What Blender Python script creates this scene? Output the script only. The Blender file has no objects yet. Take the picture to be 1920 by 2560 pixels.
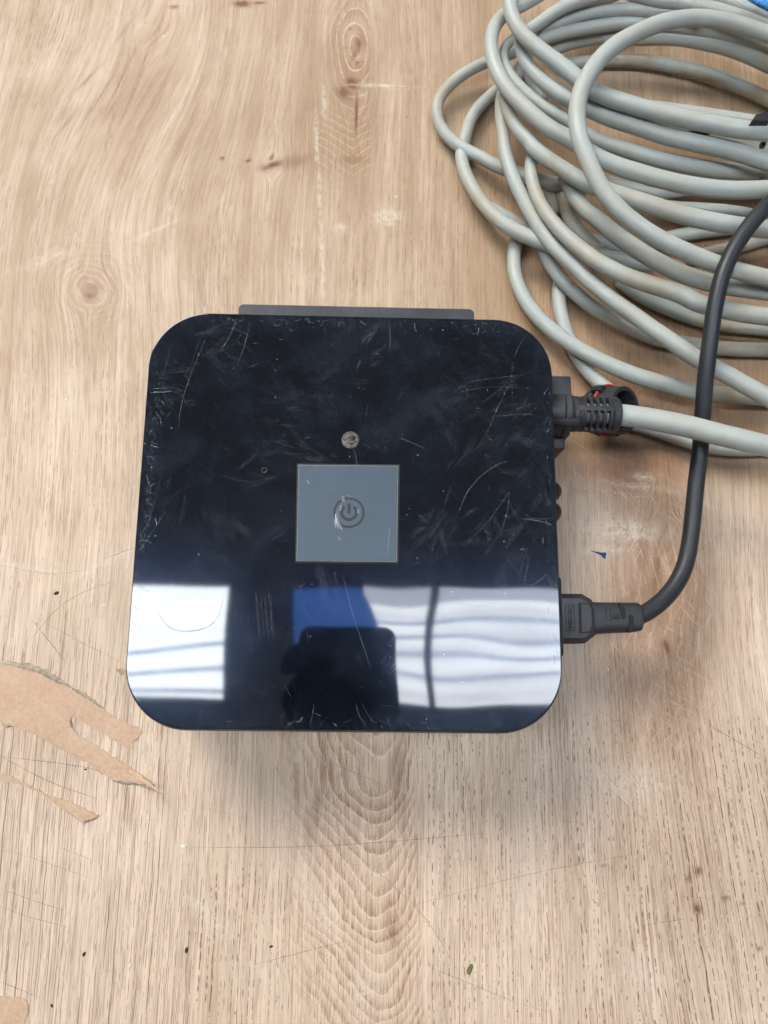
import bpy, bmesh, math, random
import numpy as np
from mathutils import Vector, Matrix, Quaternion

random.seed(7); rng = np.random.default_rng(7)
S = bpy.context.scene
COL = S.collection

# ------------------------------------------------------------------ camera
H = 0.070                                   # height of the box lid above the table (metres)
CAM = np.array([0.0090967, -0.0760122, 0.3795274 + H])
RV = np.array([0.1986475, -0.0241782, 0.0139963])
F = 1922.0                                  # focal length in pixels of the 1920 x 2560 photograph
K = 1920 / 1659.0
_a = float(np.linalg.norm(RV))
QC = Quaternion(Vector(RV / _a), _a)
RM = np.array(QC.to_matrix())
cd = bpy.data.cameras.new('camera'); cam = bpy.data.objects.new('camera', cd); COL.objects.link(cam)
cam.location = CAM; cam.rotation_mode = 'QUATERNION'; cam.rotation_quaternion = QC
cd.sensor_fit = 'HORIZONTAL'; cd.sensor_width = 36.0; cd.lens = F / 1920 * 36.0
cd.clip_start = 0.01; cd.clip_end = 60
cd.dof.use_dof = True; cd.dof.focus_distance = 0.395; cd.dof.aperture_fstop = 19.0
S.camera = cam

# ------------------------------------------------------------------ world, lamp, exposure
W = bpy.data.worlds.new('World'); S.world = W; W.use_nodes = True
W.node_tree.nodes['Background'].inputs[0].default_value = (0.80, 0.84, 0.95, 1)
W.node_tree.nodes['Background'].inputs[1].default_value = 0.27
S.view_settings.view_transform = 'Standard'; S.view_settings.look = 'None'
S.view_settings.exposure = 0.0; S.view_settings.gamma = 1.0
def area_lamp(name, loc, target, size, power, col):
    l = bpy.data.lights.new(name, 'AREA'); l.shape = 'DISK'; l.size = size; l.energy = power; l.color = col
    o = bpy.data.objects.new(name, l); COL.objects.link(o); o.location = loc
    o.rotation_euler = (Vector(target) - Vector(loc)).to_track_quat('-Z', 'Y').to_euler(); return o
area_lamp('daylight_lamp', (-2.6, 3.9, 4.1), (0, 0, 0), 2.6, 420, (1.0, 0.955, 0.89))
SKY_STRENGTH = 26.0

# ------------------------------------------------------------------ helpers: picture -> place
def ray(px, py):
    return RM @ np.array([(px * K - 960) / F, -(py * K - 1280) / F, -1.0])
def at(px, py, z=0.0):
    d = ray(px, py); t = (z - CAM[2]) / d[2]
    return Vector(CAM + d * t)
def depth(p):
    return float(-((np.array(p) - CAM) @ RM)[2])
def refl(px, py, z):                        # where a ray mirrored by the lid meets height z
    d = ray(px, py); t = (H - CAM[2]) / d[2]; q = CAM + d * t; d = d * np.array([1, 1, -1]); t = (z - H) / d[2]
    return Vector(q + d * t)
def to_px(X, Y, Z):
    q = (np.stack([X, Y, Z], -1) - CAM) @ RM
    return (960 + F * q[..., 0] / -q[..., 2]) / K, (1280 - F * q[..., 1] / -q[..., 2]) / K

# ------------------------------------------------------------------ helpers: objects
def link(name, bm_or_me, mat, parent=None, smooth=True):
    if isinstance(bm_or_me, bmesh.types.BMesh):
        bmesh.ops.recalc_face_normals(bm_or_me, faces=bm_or_me.faces)
        me = bpy.data.meshes.new(name); bm_or_me.to_mesh(me); bm_or_me.free()
    else: me = bm_or_me
    for m in (mat if isinstance(mat, (list, tuple)) else [mat]): me.materials.append(m)
    if smooth: me.polygons.foreach_set('use_smooth', [True] * len(me.polygons))
    o = bpy.data.objects.new(name, me); COL.objects.link(o)
    if parent is not None: o.parent = parent
    return o
def tag(o, label, cat, group=None):
    o['label'] = label; o['category'] = cat
    if group: o['group'] = group
    return o
def thing(name, label, cat, loc=(0, 0, 0), group=None):
    o = bpy.data.objects.new(name, None); COL.objects.link(o); o.location = loc; o.empty_display_size = 0.02
    return tag(o, label, cat, group)
def crease(o, deg=35):
    me = o.data
    bm = bmesh.new(); bm.from_mesh(me)
    for e in bm.edges:
        if len(e.link_faces) == 2 and e.calc_face_angle(0) > math.radians(deg): e.smooth = False
    bm.to_mesh(me); bm.free(); return o
def bev(bm, w, seg=2, ang=30):
    es = [e for e in bm.edges if len(e.link_faces) == 2 and e.calc_face_angle(0) > math.radians(ang)]
    if es: bmesh.ops.bevel(bm, geom=es, offset=w, segments=seg, affect='EDGES', profile=0.5, clamp_overlap=True)
def box_bm(lo, hi, bevel=0.0, seg=2, bm=None):
    bm = bm or bmesh.new()
    c = [(a + b) / 2 for a, b in zip(lo, hi)]; s = [abs(b - a) for a, b in zip(lo, hi)]
    bmesh.ops.create_cube(bm, size=1, matrix=Matrix.Translation(c) @ Matrix.Diagonal((*s, 1)))
    if bevel: bev(bm, bevel, seg)
    return bm
def prism(outline, z0, z1, bevel=0.0, seg=2, bm=None):
    bm = bm or bmesh.new()
    lo = [bm.verts.new((x, y, z0)) for x, y in outline]; hi = [bm.verts.new((x, y, z1)) for x, y in outline]
    n = len(outline); bm.faces.new(lo[::-1]); bm.faces.new(hi)
    for i in range(n): bm.faces.new((lo[i], lo[(i + 1) % n], hi[(i + 1) % n], hi[i]))
    if bevel: bev(bm, bevel, seg)
    return bm
def loft(rings, close=True):
    bm = bmesh.new(); R = [[bm.verts.new(p) for p in r] for r in rings]; n = len(R[0])
    for a, b in zip(R, R[1:]):
        for i in range(n): bm.faces.new((a[i], a[(i + 1) % n], b[(i + 1) % n], b[i]))
    if close: bm.faces.new(R[0][::-1]); bm.faces.new(R[-1])
    return bm
def rrect(hx, hy, r, n=10, cx=0, cy=0):
    out = []
    for sx, sy, a0 in ((1, 1, 0), (-1, 1, 90), (-1, -1, 180), (1, -1, 270)):
        for k in range(n + 1):
            a = math.radians(a0 + 90 * k / n)
            out.append((cx + sx * (hx - r) + r * math.cos(a), cy + sy * (hy - r) + r * math.sin(a)))
    return out
def lathe(profile, frame, n=40):            # profile: (along axis, radius); frame: 4x4 with axis = local x
    rings = []
    for u, r in profile:
        rings.append([frame @ Vector((u, r * math.cos(2 * math.pi * k / n), r * math.sin(2 * math.pi * k / n))) for k in range(n)])
    return loft(rings)
def frame_x(origin, axis, up=(0, 0, 1)):
    x = Vector(axis).normalized(); y = Vector(up).cross(x).normalized(); z = x.cross(y)
    m = Matrix((x, y, z)).transposed().to_4x4(); m.translation = Vector(origin); return m
def spline(P, step=0.0025):                 # Catmull-Rom (centripetal enough) through points with extra channels
    P = np.array(P, float); out = []
    Q = np.vstack([2 * P[0] - P[1], P, 2 * P[-1] - P[-2]])
    for i in range(len(P) - 1):
        a, b, c, d = Q[i:i + 4]; n = max(2, int(np.linalg.norm(c[:3] - b[:3]) / step))
        for t in np.arange(n) / n:
            out.append(0.5 * (2 * b + (c - a) * t + (2 * a - 5 * b + 4 * c - d) * t * t + (3 * b - a - 3 * c + d) * t ** 3))
    out.append(P[-1]); out = np.array(out)
    for _ in range(3): out[1:-1] = (out[:-2] + 2 * out[1:-1] + out[2:]) / 4
    for _ in range(30): out[1:-1, 2:] = (out[:-2, 2:] + 2 * out[1:-1, 2:] + out[2:, 2:]) / 4
    return out
def tube_me(name, P, sides=16, step=0.003):  # P: rows x, y, z, r
    s = spline(P, step); bm = bmesh.new(); T = np.gradient(s[:, :3], axis=0)
    up = Vector((0, 0, 1)); rings = []; n = None
    for p, t in zip(s, T):
        t = Vector(t).normalized()
        n = (up - t * up.dot(t)).normalized() if n is None else (n - t * n.dot(t)).normalized()
        b = t.cross(n)
        rings.append([Vector(p[:3]) + (n * math.cos(a) + b * math.sin(a)) * p[3] for a in np.arange(sides) * 2 * math.pi / sides])
    return loft(rings)

# ------------------------------------------------------------------ helpers: node materials
class NT:
    def __init__(s, name):
        s.m = bpy.data.materials.new(name); s.m.use_nodes = True; s.t = s.m.node_tree; s.N = s.t.nodes
        s.b = s.N['Principled BSDF']
    def n(s, t, **kw):
        o = s.N.new(t)
        for k, v in kw.items(): setattr(o, k, v)
        return o
    def put(s, sock, v):
        if hasattr(v, 'is_output') or isinstance(v, bpy.types.NodeSocket): s.t.links.new(v, sock)
        elif v is not None: sock.default_value = v
    def math(s, op, a, b=None, c=None, clamp=False):
        o = s.n('ShaderNodeMath', operation=op, use_clamp=clamp)
        for i, v in enumerate((a, b, c)): s.put(o.inputs[i], v)
        return o.outputs[0]
    def mix(s, f, a, b, blend='MIX'):
        o = s.n('ShaderNodeMix', data_type='RGBA', blend_type=blend); s.put(o.inputs[0], f)
        for i, v in ((6, a), (7, b)): s.put(o.inputs[i], (*v, 1) if isinstance(v, tuple) and len(v) == 3 else v)
        return o.outputs[2]
    def rng(s, v, a, b, c=0.0, d=1.0, smooth=True):
        o = s.n('ShaderNodeMapRange', interpolation_type='SMOOTHSTEP' if smooth else 'LINEAR')
        for i, x in enumerate((v, a, b, c, d)): s.put(o.inputs[i], x)
        return o.outputs[0]
    def noise(s, vec, scale, detail=2, rough=0.5, dist=0.0, out=0):
        o = s.n('ShaderNodeTexNoise'); s.put(o.inputs['Vector'], vec); o.inputs['Scale'].default_value = scale
        o.inputs['Detail'].default_value = detail; o.inputs['Roughness'].default_value = rough; o.inputs['Distortion'].default_value = dist
        return o.outputs[out]
    def vor(s, vec, scale=1.0, rand=1.0):
        o = s.n('ShaderNodeTexVoronoi', voronoi_dimensions='2D'); s.put(o.inputs['Vector'], vec); o.inputs['Scale'].default_value = scale; o.inputs['Randomness'].default_value = rand
        return o.outputs['Distance'], o.outputs['Color']
    def xyz(s, x=0.0, y=0.0, z=0.0):
        o = s.n('ShaderNodeCombineXYZ')
        for i, v in enumerate((x, y, z)): s.put(o.inputs[i], v)
        return o.outputs[0]
    def sep(s, v):
        o = s.n('ShaderNodeSeparateXYZ'); s.put(o.inputs[0], v); return o.outputs
    def attr(s, name): return s.n('ShaderNodeAttribute', attribute_name=name).outputs
    def obj(s): return s.n('ShaderNodeTexCoord').outputs['Object']
    def bump(s, h, strength=0.3, dist=0.001):
        o = s.n('ShaderNodeBump'); o.inputs['Strength'].default_value = strength; o.inputs['Distance'].default_value = dist
        s.put(o.inputs['Height'], h); s.put(s.b.inputs['Normal'], o.outputs[0]); return o.outputs[0]
    def set(s, **kw):
        for k, v in kw.items():
            k = {'color': 'Base Color', 'rough': 'Roughness', 'metal': 'Metallic', 'ior': 'IOR', 'spec': 'Specular IOR Level', 'alpha': 'Alpha'}[k]
            s.put(s.b.inputs[k], (*v, 1) if isinstance(v, tuple) and len(v) == 3 else v)
        return s.m
def plain(name, col, rough=0.5, metal=0.0, var=0.25, scale=300, bump=0.15, dust=0.0, dustcol=(0.35, 0.34, 0.33)):
    t = NT(name); v = t.obj(); n = t.noise(v, scale, 4, 0.6); n2 = t.noise(v, scale * 0.12, 3)
    f = t.rng(t.math('ADD', n, n2), 0.7, 1.3, 1 - var, 1 + var, False)
    c = t.mix(1.0, col, t.xyz(f, f, f), 'MULTIPLY')
    if dust: c = t.mix(t.rng(n2, 0.45, 0.75, 0.0, dust), c, dustcol)
    t.bump(n, bump, 0.0003)
    return t.set(color=c, rough=t.rng(n2, 0.3, 0.7, rough - 0.08, rough + 0.08), metal=metal)

# ------------------------------------------------------------------ wood table top
def smooth(a, b, x):
    t = np.clip((x - a) / (b - a), 0, 1); return t * t * (3 - 2 * t)
def vnoise(x, y, seed):                      # cheap smooth value noise on arrays
    r = np.random.default_rng(seed); T = r.random((64, 64))
    xi = np.floor(x).astype(int); yi = np.floor(y).astype(int); fx = x - xi; fy = y - yi
    fx = fx * fx * (3 - 2 * fx); fy = fy * fy * (3 - 2 * fy); g = lambda i, j: T[i % 64, j % 64]
    return (g(xi, yi) * (1 - fx) + g(xi + 1, yi) * fx) * (1 - fy) + (g(xi, yi + 1) * (1 - fx) + g(xi + 1, yi + 1) * fx) * fy
def blob(px, py, x, y, rx, ry, ang=0, p=1.0):
    a = math.radians(ang); u = (px - x) * math.cos(a) + (py - y) * math.sin(a); v = -(px - x) * math.sin(a) + (py - y) * math.cos(a)
    return np.exp(-((u / rx) ** 2 + (v / ry) ** 2) ** p)
def build_table():
    st = 0.0016
    xs = np.concatenate([[-0.8, -0.6, -0.45], np.arange(-0.33, 0.3301, st), [0.45, 0.6, 0.8]])
    ys = np.concatenate([[-0.6, -0.5, -0.4], np.arange(-0.30, 0.4201, st), [0.5, 0.65, 0.9]])
    X, Y = np.meshgrid(xs, ys, indexing='ij'); px, py = to_px(X, Y, np.zeros_like(X))
    px = np.clip(px, -700, 2400); py = np.clip(py, -700, 2900)
    nx, ny = X.shape
    # grain coordinates (metres across / along the grain), flowing round the knots
    gu = X.copy(); gv = Y.copy()
    gu += 0.0025 * (vnoise(X * 22, Y * 7, 1) - 0.5) + 0.0012 * (vnoise(X * 60, Y * 16, 2) - 0.5)
    lean = blob(px, py, 290, 200, 260, 380)          # diagonal figure at the upper left
    gu += lean * (-(Y - 0.25) * 0.36)
    gu += 0.005 * (vnoise(X * 9, Y * 7, 5) - 0.5) * smooth(900, 300, py) * smooth(900, 500, px)
    gu += smooth(1250, 1600, px) * smooth(1000, 1500, py) * (Y + 0.1) * 0.10
    for kx, ky, R, a in ((768, 100, 0.008, 0.45), (765, 205, 0.007, 0.6), (590, 357, 0.006, 0.8), (196, 630, 0.010, 0.9), (330, 40, 0.012, 0.5), (1440, 1215, 0.012, 0.45)):
        k = at(kx, ky); dx = X - k.x; dy = (Y - k.y) * a; r2 = dx * dx + dy * dy + 1e-6
        gu -= dx * np.minimum(R * R / r2, 0.92)
    # growth rings: cathedrals (phase in rings) and where they show
    ring = np.zeros_like(X); rm = np.zeros_like(X)
    x0 = 805 + 0.03 * (py - 1579); dx = px - x0
    w = (vnoise(px / 60, py / 60, 3) - 0.5) * 26 + (vnoise(px / 22, py / 30, 4) - 0.5) * 10
    s = np.where(dx < 0, 1.55 * (np.sqrt(dx * dx + 30 ** 2) - 30), 0.017 * dx * dx)
    ph = (py + s + w * 0.95) / 40 + 1.1 * (vnoise(py / 90 + 0 * px, py * 0, 9) - 0.5) * 2
    m = smooth(555, 720, px - 0.06 * (py - 1600)) * (1 - smooth(-4, 4, px - (891 + 0.041 * (py - 1579)))) * smooth(1280, 1420, py)
    ring += ph * (m > 0.01); rm = np.maximum(rm, m)
    x1 = 762; d1 = np.abs(px - x1); ph1 = (py + 0.62 * d1 + (w * 0.35)) / 17      # chevrons at the top
    m1 = smooth(686, 694, px - 0.03 * (py - 300)) * (1 - smooth(798, 806, px)) * smooth(215, 265, py) * (1 - smooth(330, 420, py)) * 0.42
    ring = np.where(m1 > 0.02, ph1, ring); rm = np.maximum(rm, m1)
    k = at(768, 100); rr = np.hypot((X - k.x) * 1.0, (Y - k.y) * 0.42); ph2 = rr / 0.0042 + w * 0.02
    m2 = blob(px, py, 765, 100, 62, 135, 0, 1.5) * 0.75; m2 = m2 * (px > 690) * (1 - smooth(796, 803, px))
    ring = np.where((m2 > m1) & (m2 > 0.05), ph2, ring); rm = np.maximum(rm, m2)
    k = at(196, 630); rr = np.hypot((X - k.x), (Y - k.y)) ; ph3 = rr / 0.0045 + w * 0.05
    m3 = blob(px, py, 205, 610, 95, 75) * 0.5; ring = np.where(m3 > 0.05, ph3, ring); rm = np.maximum(rm, m3)
    dr = px - (1455 + 12 * np.sin(py / 70)); ph4 = (px + 0.0011 * (py - 1330) ** 2 * 0.35 + w * 1.3) / 30   # reddish figure right of the box
    m4 = blob(px, py, 1420, 1330, 130, 330, 0, 1.6) * 0.8; ring = np.where((m4 > 0.05), ph4, ring); rm = np.maximum(rm, m4 * 0.42)
    # colour fields
    tint = 0.25 + 0.56 * smooth(1450, 350, py) - 0.10 * smooth(1750, 2150, py)  # wood tone darkens towards the far side: light falloff partly painted in
    tint += 0.16 * (vnoise(X * 14, Y * 3, 6) - 0.5) * 2
    tint += 0.55 * smooth(900, 1200, px) * smooth(1150, 800, py) * smooth(150, 420, py)
    tint -= 0.10 * m
    tint += 0.75 * m4 + 0.45 * blob(px, py, 1330, 1000, 120, 60) + 0.3 * blob(px, py, 300, 200, 60, 170, 30)
    tint += 0.35 * blob(px, py, 745, 260, 70, 190) + 0.25 * blob(px, py, 1500, 1900, 120, 160)
    tint += 0.22 * blob(px, py, 640, 1640, 110, 130) - 0.25 * blob(px, py, 200, 1900, 350, 300)
    red = 0.95 * m4 + 0.75 * blob(px, py, 1340, 1000, 130, 70) + 0.12 * m * smooth(1500, 1750, py)
    orange = smooth(1000, 1250, px) * smooth(1150, 850, py) * smooth(250, 500, py) + 0.5 * blob(px, py, 285, 200, 60, 190, 22)
    dark = np.zeros_like(X)
    for a in ((760, 180, 16, 12, 20, .95), (742, 200, 20, 14, 40, .7), (770, 250, 2.2, 45, 0, .95), (775, 95, 9, 20, 0, .6), (765, 120, 6, 16, 20, .5), (590, 356, 26, 7, -18, .95),
              (572, 362, 14, 9, 0, .5), (480, 342, 4.5, 4, 0, 1), (536, 347, 7, 3.5, -15, 1), (376, 15, 10, 4, 0, .8), (523, 8, 20, 8, 0, .95), (560, 6, 14, 3, 0, .9), (630, 350, 40, 14, -10, .4),
              (197, 632, 16, 20, 30, .55), (193, 640, 6, 8, 0, .6), (762, 345, 30, 9, 0, .35), (1509, 1882, 7, 10, 0, .85), (1507, 1963, 8, 13, -20, .8), (1567, 1940, 8, 6, 0, .75), (1603, 1952, 5, 5, 0, .6), (1487, 1897, 5, 8, 20, .6), (1640, 2050, 7, 6, 0, .6),
              (1440, 1398, 7, 22, -25, .8), (1448, 1412, 5, 14, -25, .5), (1390, 1180, 12, 60, 5, .35), (1420, 1260, 10, 70, 0, .4), (700, 1640, 9, 60, 0, .45), (640, 1680, 7, 80, -3, .4), (860, 1660, 16, 70, 0, .35),
              (1300, 870, 160, 60, 8, .28), (1330, 1010, 110, 46, 5, .45), (680, 1760, 16, 90, 14, .25), (850, 2010, 22, 55, 0, .32), (1310, 1872, 12, 2.5, 10, .8), (265, 70, 36, 4, -55, .3), (190, 170, 44, 3.5, -46, .4), (215, 210, 60, 3, -58, .45), (262, 170, 80, 3, -64, .4), (304, 150, 90, 3, -68, .35), (140, 270, 44, 3, -50, .35), (232, 300, 80, 2.6, -76, .35), (345, 60, 70, 3, -74, .3), (240, 235, 50, 2.6, -60, .35), (282, 215, 70, 2.6, -66, .35)):
        dark = np.maximum(dark, blob(px, py, *a[:5], 1.3) * a[5])
    pale = 0.0 * X
    for a in ((838, 470, 30, 20, 0, .5), (820, 185, 62, 3.2, 3, .7), (700, 220, 5, 45, 0, .45), (684, 300, 4, 60, -2, .55), (690, 400, 4, 90, -3, .4), (695, 560, 5, 130, -3, .45), (735, 495, 14, 12, 0, .4), (550, 960, 20, 10, -20, .2),
              (1340, 1145, 95, 26, 4, .55), (1390, 1030, 24, 8, 5, .5), (1300, 1188, 60, 12, 0, .4), (240, 1210, 120, 7, -25, .28), (60, 1225, 90, 6, 10, .25), (790, 2140, 26, 60, 0, .5), (430, 1960, 60, 18, 45, .45), (470, 2000, 40, 16, 45, .45),
              (560, 2100, 50, 16, 48, .35), (400, 1860, 16, 40, -10, .4), (700, 1980, 26, 60, -25, .4), (655, 1860, 7, 70, -5, .5), (1370, 2100, 50, 30, 0, .3), (1130, 1900, 30, 160, 0, .35), (1380, 1050, 90, 6, 8, .35), (100, 560, 60, 12, -20, .25), (350, 840, 24, 7, -20, .35),
              (640, 1640, 9, 50, 2, .4), (330, 500, 60, 4, -25, .3), (1360, 1690, 110, 40, 0, .35), (1400, 560, 30, 12, 0, .3)):
        pale = np.maximum(pale, blob(px, py, *a[:5], 1.2) * a[5])
    lng = smooth(560, 300, px) * smooth(1150, 1500, py)                # long open pores, lower left
    dash = np.clip(0.48 + 0.42 * smooth(880, 920, px) * smooth(1300, 1600, py) + 0.8 * blob(px, py, 520, 2050, 130, 220, 0, 1.5) + 0.35 * blob(px, py, 1560, 1950, 130, 260) - 0.2 * smooth(1100, 700, py), 0, 1)
    fuzz = np.clip(m * 0.9 + m4 * 0.8 + 0.5 * blob(px, py, 1350, 900, 230, 120) + 0.35 * blob(px, py, 1300, 1100, 200, 200), 0, 1)
    me = bpy.data.meshes.new('tabletop')
    V = np.stack([X, Y, np.zeros_like(X)], -1).reshape(-1, 3)
    idx = np.arange(nx * ny).reshape(nx, ny)
    Q = np.stack([idx[:-1, :-1], idx[1:, :-1], idx[1:, 1:], idx[:-1, 1:]], -1).reshape(-1, 4)
    # slab edge and underside so the top has thickness
    b = len(V); c = [(-0.8, -0.6), (0.8, -0.6), (0.8, 0.9), (-0.8, 0.9)]
    V = np.vstack([V, [(x, y, -0.001) for x, y in c], [(x, y, -0.03) for x, y in c]])
    skirt = [(b + 4, b + 7, b + 6, b + 5)] + [(b + i, b + 4 + i, b + 4 + (i + 1) % 4, b + (i + 1) % 4) for i in range(4)]
    Q = np.vstack([Q, skirt])
    me.vertices.add(len(V)); me.vertices.foreach_set('co', V.astype(np.float32).ravel())
    me.loops.add(Q.size); me.loops.foreach_set('vertex_index', Q.astype(np.int32).ravel())
    me.polygons.add(len(Q)); me.polygons.foreach_set('loop_start', np.arange(0, Q.size, 4).astype(np.int32)); me.polygons.foreach_set('loop_total', np.full(len(Q), 4, np.int32))
    me.update(calc_edges=True)
    def put(name, *ch):
        a = me.attributes.new(name, 'FLOAT_VECTOR', 'POINT'); A = np.stack([np.concatenate([c.reshape(-1), np.zeros(8)]) for c in ch], -1)
        a.data.foreach_set('vector', A.astype(np.float32).ravel())
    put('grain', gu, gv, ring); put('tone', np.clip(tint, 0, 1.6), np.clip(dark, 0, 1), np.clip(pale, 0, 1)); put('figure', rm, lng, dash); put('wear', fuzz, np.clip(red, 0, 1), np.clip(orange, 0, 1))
    return me
def wood_material():
    t = NT('worn oak print')
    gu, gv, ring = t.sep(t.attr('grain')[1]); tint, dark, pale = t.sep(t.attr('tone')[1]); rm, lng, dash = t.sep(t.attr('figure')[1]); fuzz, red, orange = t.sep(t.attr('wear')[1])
    o = t.obj()
    def g(su, sv, off=0.0): return t.xyz(t.math('MULTIPLY_ADD', gu, su, off), t.math('MULTIPLY', gv, sv), 0.0)
    broad = t.noise(g(70, 6), 1, 3); mid = t.noise(g(460, 9, 7.1), 1, 3, 0.6); fine = t.noise(g(1250, 16, 3.3), 1, 3, 0.65)
    cloud = t.noise(o, 14, 4, 0.6); grit = t.noise(o, 1600, 2)
    tt = t.math('ADD', tint, t.math('MULTIPLY', t.math('SUBTRACT', broad, 0.5), 0.9)); tt = t.math('ADD', tt, t.math('MULTIPLY', t.math('SUBTRACT', cloud, 0.5), 0.5))
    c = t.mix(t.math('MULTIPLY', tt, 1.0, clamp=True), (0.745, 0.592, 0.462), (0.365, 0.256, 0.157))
    c = t.mix(t.math('MULTIPLY', t.math('MULTIPLY', red, t.rng(t.noise(g(160, 40, 4.0), 1, 4, 0.7), 0.3, 0.62, 0.25, 1.1)), 0.72), c, (0.31, 0.165, 0.105))
    c = t.mix(t.math('MULTIPLY', orange, 0.75), c, (0.370, 0.235, 0.140))
    # streaks along the grain
    sm = t.rng(mid, 0.30, 0.70, 0.90, 1.06, False); c = t.mix(1.0, c, t.xyz(sm, sm, t.math('POWER', sm, 1.25)), 'MULTIPLY')
    sf = t.rng(fine, 0.28, 0.72, 0.88, 1.08, False); c = t.mix(1.0, c, t.xyz(sf, sf, sf), 'MULTIPLY')
    def contour(su, sv, off, w):
        n = t.noise(g(su, sv, off), 1, 2, 0.5); return t.math('MULTIPLY', t.rng(t.math('ABSOLUTE', t.math('SUBTRACT', n, 0.5)), w, 0.0), t.rng(t.noise(g(su * 0.7, sv * 6, off + 9), 1, 2), 0.40, 0.62))
    gl = t.math('MAXIMUM', t.math('MULTIPLY', contour(230, 3.5, 1.7, 0.035), 0.8), t.math('MAXIMUM', t.math('MAXIMUM', contour(480, 7, 17.0, 0.05), contour(620, 9, 63.0, 0.05)), contour(330, 5, 40.0, 0.04)))
    c = t.mix(t.math('MULTIPLY', gl, 0.42), c, (0.215, 0.110, 0.060))
    # growth rings: cream lines over brownish-pink figure
    rj = t.math('ADD', ring, t.math('MULTIPLY', t.math('SUBTRACT', t.noise(g(260, 60), 1, 3), 0.5), 0.26))
    fr = t.math('FRACT', rj); tri = t.math('ABSOLUTE', t.math('SUBTRACT', fr, 0.5))            # 0.5 on the line
    line = t.rng(tri, 0.38, 0.49); wr_ = t.n('ShaderNodeTexWhiteNoise', noise_dimensions='1D'); t.put(wr_.inputs['W'], t.math('FLOOR', rj)); body = t.math('MULTIPLY', t.rng(fr, 0.15, 0.85, 0.10, 1.0), t.math('MULTIPLY_ADD', wr_.outputs['Value'], 0.7, 0.45))
    ob = t.noise(g(850, 50, 9.0), 1, 4, 0.8)
    br = t.math('MULTIPLY', t.math('MULTIPLY', rm, body), t.rng(ob, 0.40, 0.58, 0.10, 1.0))
    c = t.mix(t.math('MULTIPLY', br, 0.95), c, (0.300, 0.150, 0.080))
    lp = t.math('MULTIPLY', t.math('MULTIPLY', line, rm), t.rng(t.noise(o, 320, 3), 0.36, 0.56, 0.25, 1.0))
    c = t.mix(t.math('MULTIPLY', lp, 0.72), c, (0.72, 0.60, 0.47))
    # open pores: broken dark lines in columns along the grain
    wob = t.math('SUBTRACT', t.noise(g(60, 40, 5.0), 1, 3, 0.6), 0.5)
    def pores(S, T, w, amount, off, var=0.9):
        u = t.math('ADD', t.math('MULTIPLY_ADD', gu, S, off), t.math('MULTIPLY', wob, var)); col = t.math('FLOOR', u); fx = t.math('SUBTRACT', t.math('FRACT', u), 0.5)
        wn = t.n('ShaderNodeTexWhiteNoise', noise_dimensions='1D'); t.put(wn.inputs['W'], col); r1, r2, r3 = t.sep(wn.outputs['Color'])
        d = t.math('ABSOLUTE', t.math('ADD', fx, t.math('MULTIPLY', t.math('SUBTRACT', r1, 0.5), 0.62)))
        al = t.noise(t.xyz(t.math('MULTIPLY', col, 17.31), t.math('MULTIPLY', gv, T), off), 1.0, 1, 0.5)
        thr = t.math('SUBTRACT', 0.80, t.math('MULTIPLY', amount, t.math('MULTIPLY_ADD', r2, 0.16, 0.22)))
        dash_ = t.rng(al, thr, t.math('ADD', thr, 0.05)); ww = t.math('MULTIPLY', t.math('MULTIPLY_ADD', r3, 0.8, 0.5), w)
        return t.math('MULTIPLY', t.math('MULTIPLY', t.rng(d, ww, t.math('MULTIPLY', ww, 0.35)), dash_), t.rng(al, thr, t.math('ADD', thr, 0.22), 0.55, 1.0))
    clump = t.rng(t.noise(g(55, 10, 2.0), 1, 2), 0.36, 0.64, 0.55, 1.15)
    p1 = pores(410, 150, 0.085, t.math('MULTIPLY', t.math('MULTIPLY_ADD', dash, 0.40, 0.78), clump), 3.0)
    p2 = pores(640, 90, 0.12, t.math('MULTIPLY', t.math('MULTIPLY_ADD', dash, 0.25, 0.72), clump), 71.0)
    p3 = pores(235, 26, 0.062, t.math('MULTIPLY', lng, 1.22), 140.0, 0.6); p4 = pores(330, 48, 0.09, t.math('MULTIPLY', lng, 0.95), 310.0, 0.6)
    p5 = pores(300, 260, 0.11, t.math('MULTIPLY', t.rng(dash, 0.70, 1.0), 1.1), 450.0)
    pr = t.math('MAXIMUM', t.math('MAXIMUM', t.math('MULTIPLY', p1, 0.62), t.math('MULTIPLY', p2, 0.42)), t.math('MAXIMUM', t.math('MAXIMUM', t.math('MULTIPLY', p3, 0.72), t.math('MULTIPLY', p4, 0.6)), t.math('MULTIPLY', p5, 0.75)))
    c = t.mix(t.math('MULTIPLY', pr, 1.3, clamp=True), c, (0.150, 0.068, 0.034))
    # knots and stains
    dk = t.math('MULTIPLY', dark, t.rng(t.noise(g(350, 120), 1, 4, 0.7), 0.25, 0.6, 0.75, 1.35), clamp=True)
    c = t.mix(dk, c, (0.150, 0.052, 0.018))
    # criss-cross scuffs in the soft figure
    acc = None
    for k, (ang, sc) in enumerate(((38, 900), (-33, 800), (12, 1000), (62, 700))):
        a = math.radians(ang); m = t.n('ShaderNodeMapping', vector_type='TEXTURE'); t.put(m.inputs[0], o); m.inputs[2].default_value = (0, 0, a); m.inputs[3].default_value = (1 / sc, 1 / 30, 1)
        n = t.rng(t.noise(m.outputs[0], 1.0, 2, 0.6), 0.57, 0.70); gate = t.rng(t.noise(t.xyz(*t.sep(o)[:2], k * 3.1), 26, 2), 0.42, 0.62)
        n = t.math('MULTIPLY', n, gate); acc = n if acc is None else t.math('MAXIMUM', acc, n)
    c = t.mix(t.math('MULTIPLY', t.math('MULTIPLY', acc, fuzz), 0.62), c, (0.70, 0.53, 0.38))
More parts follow.
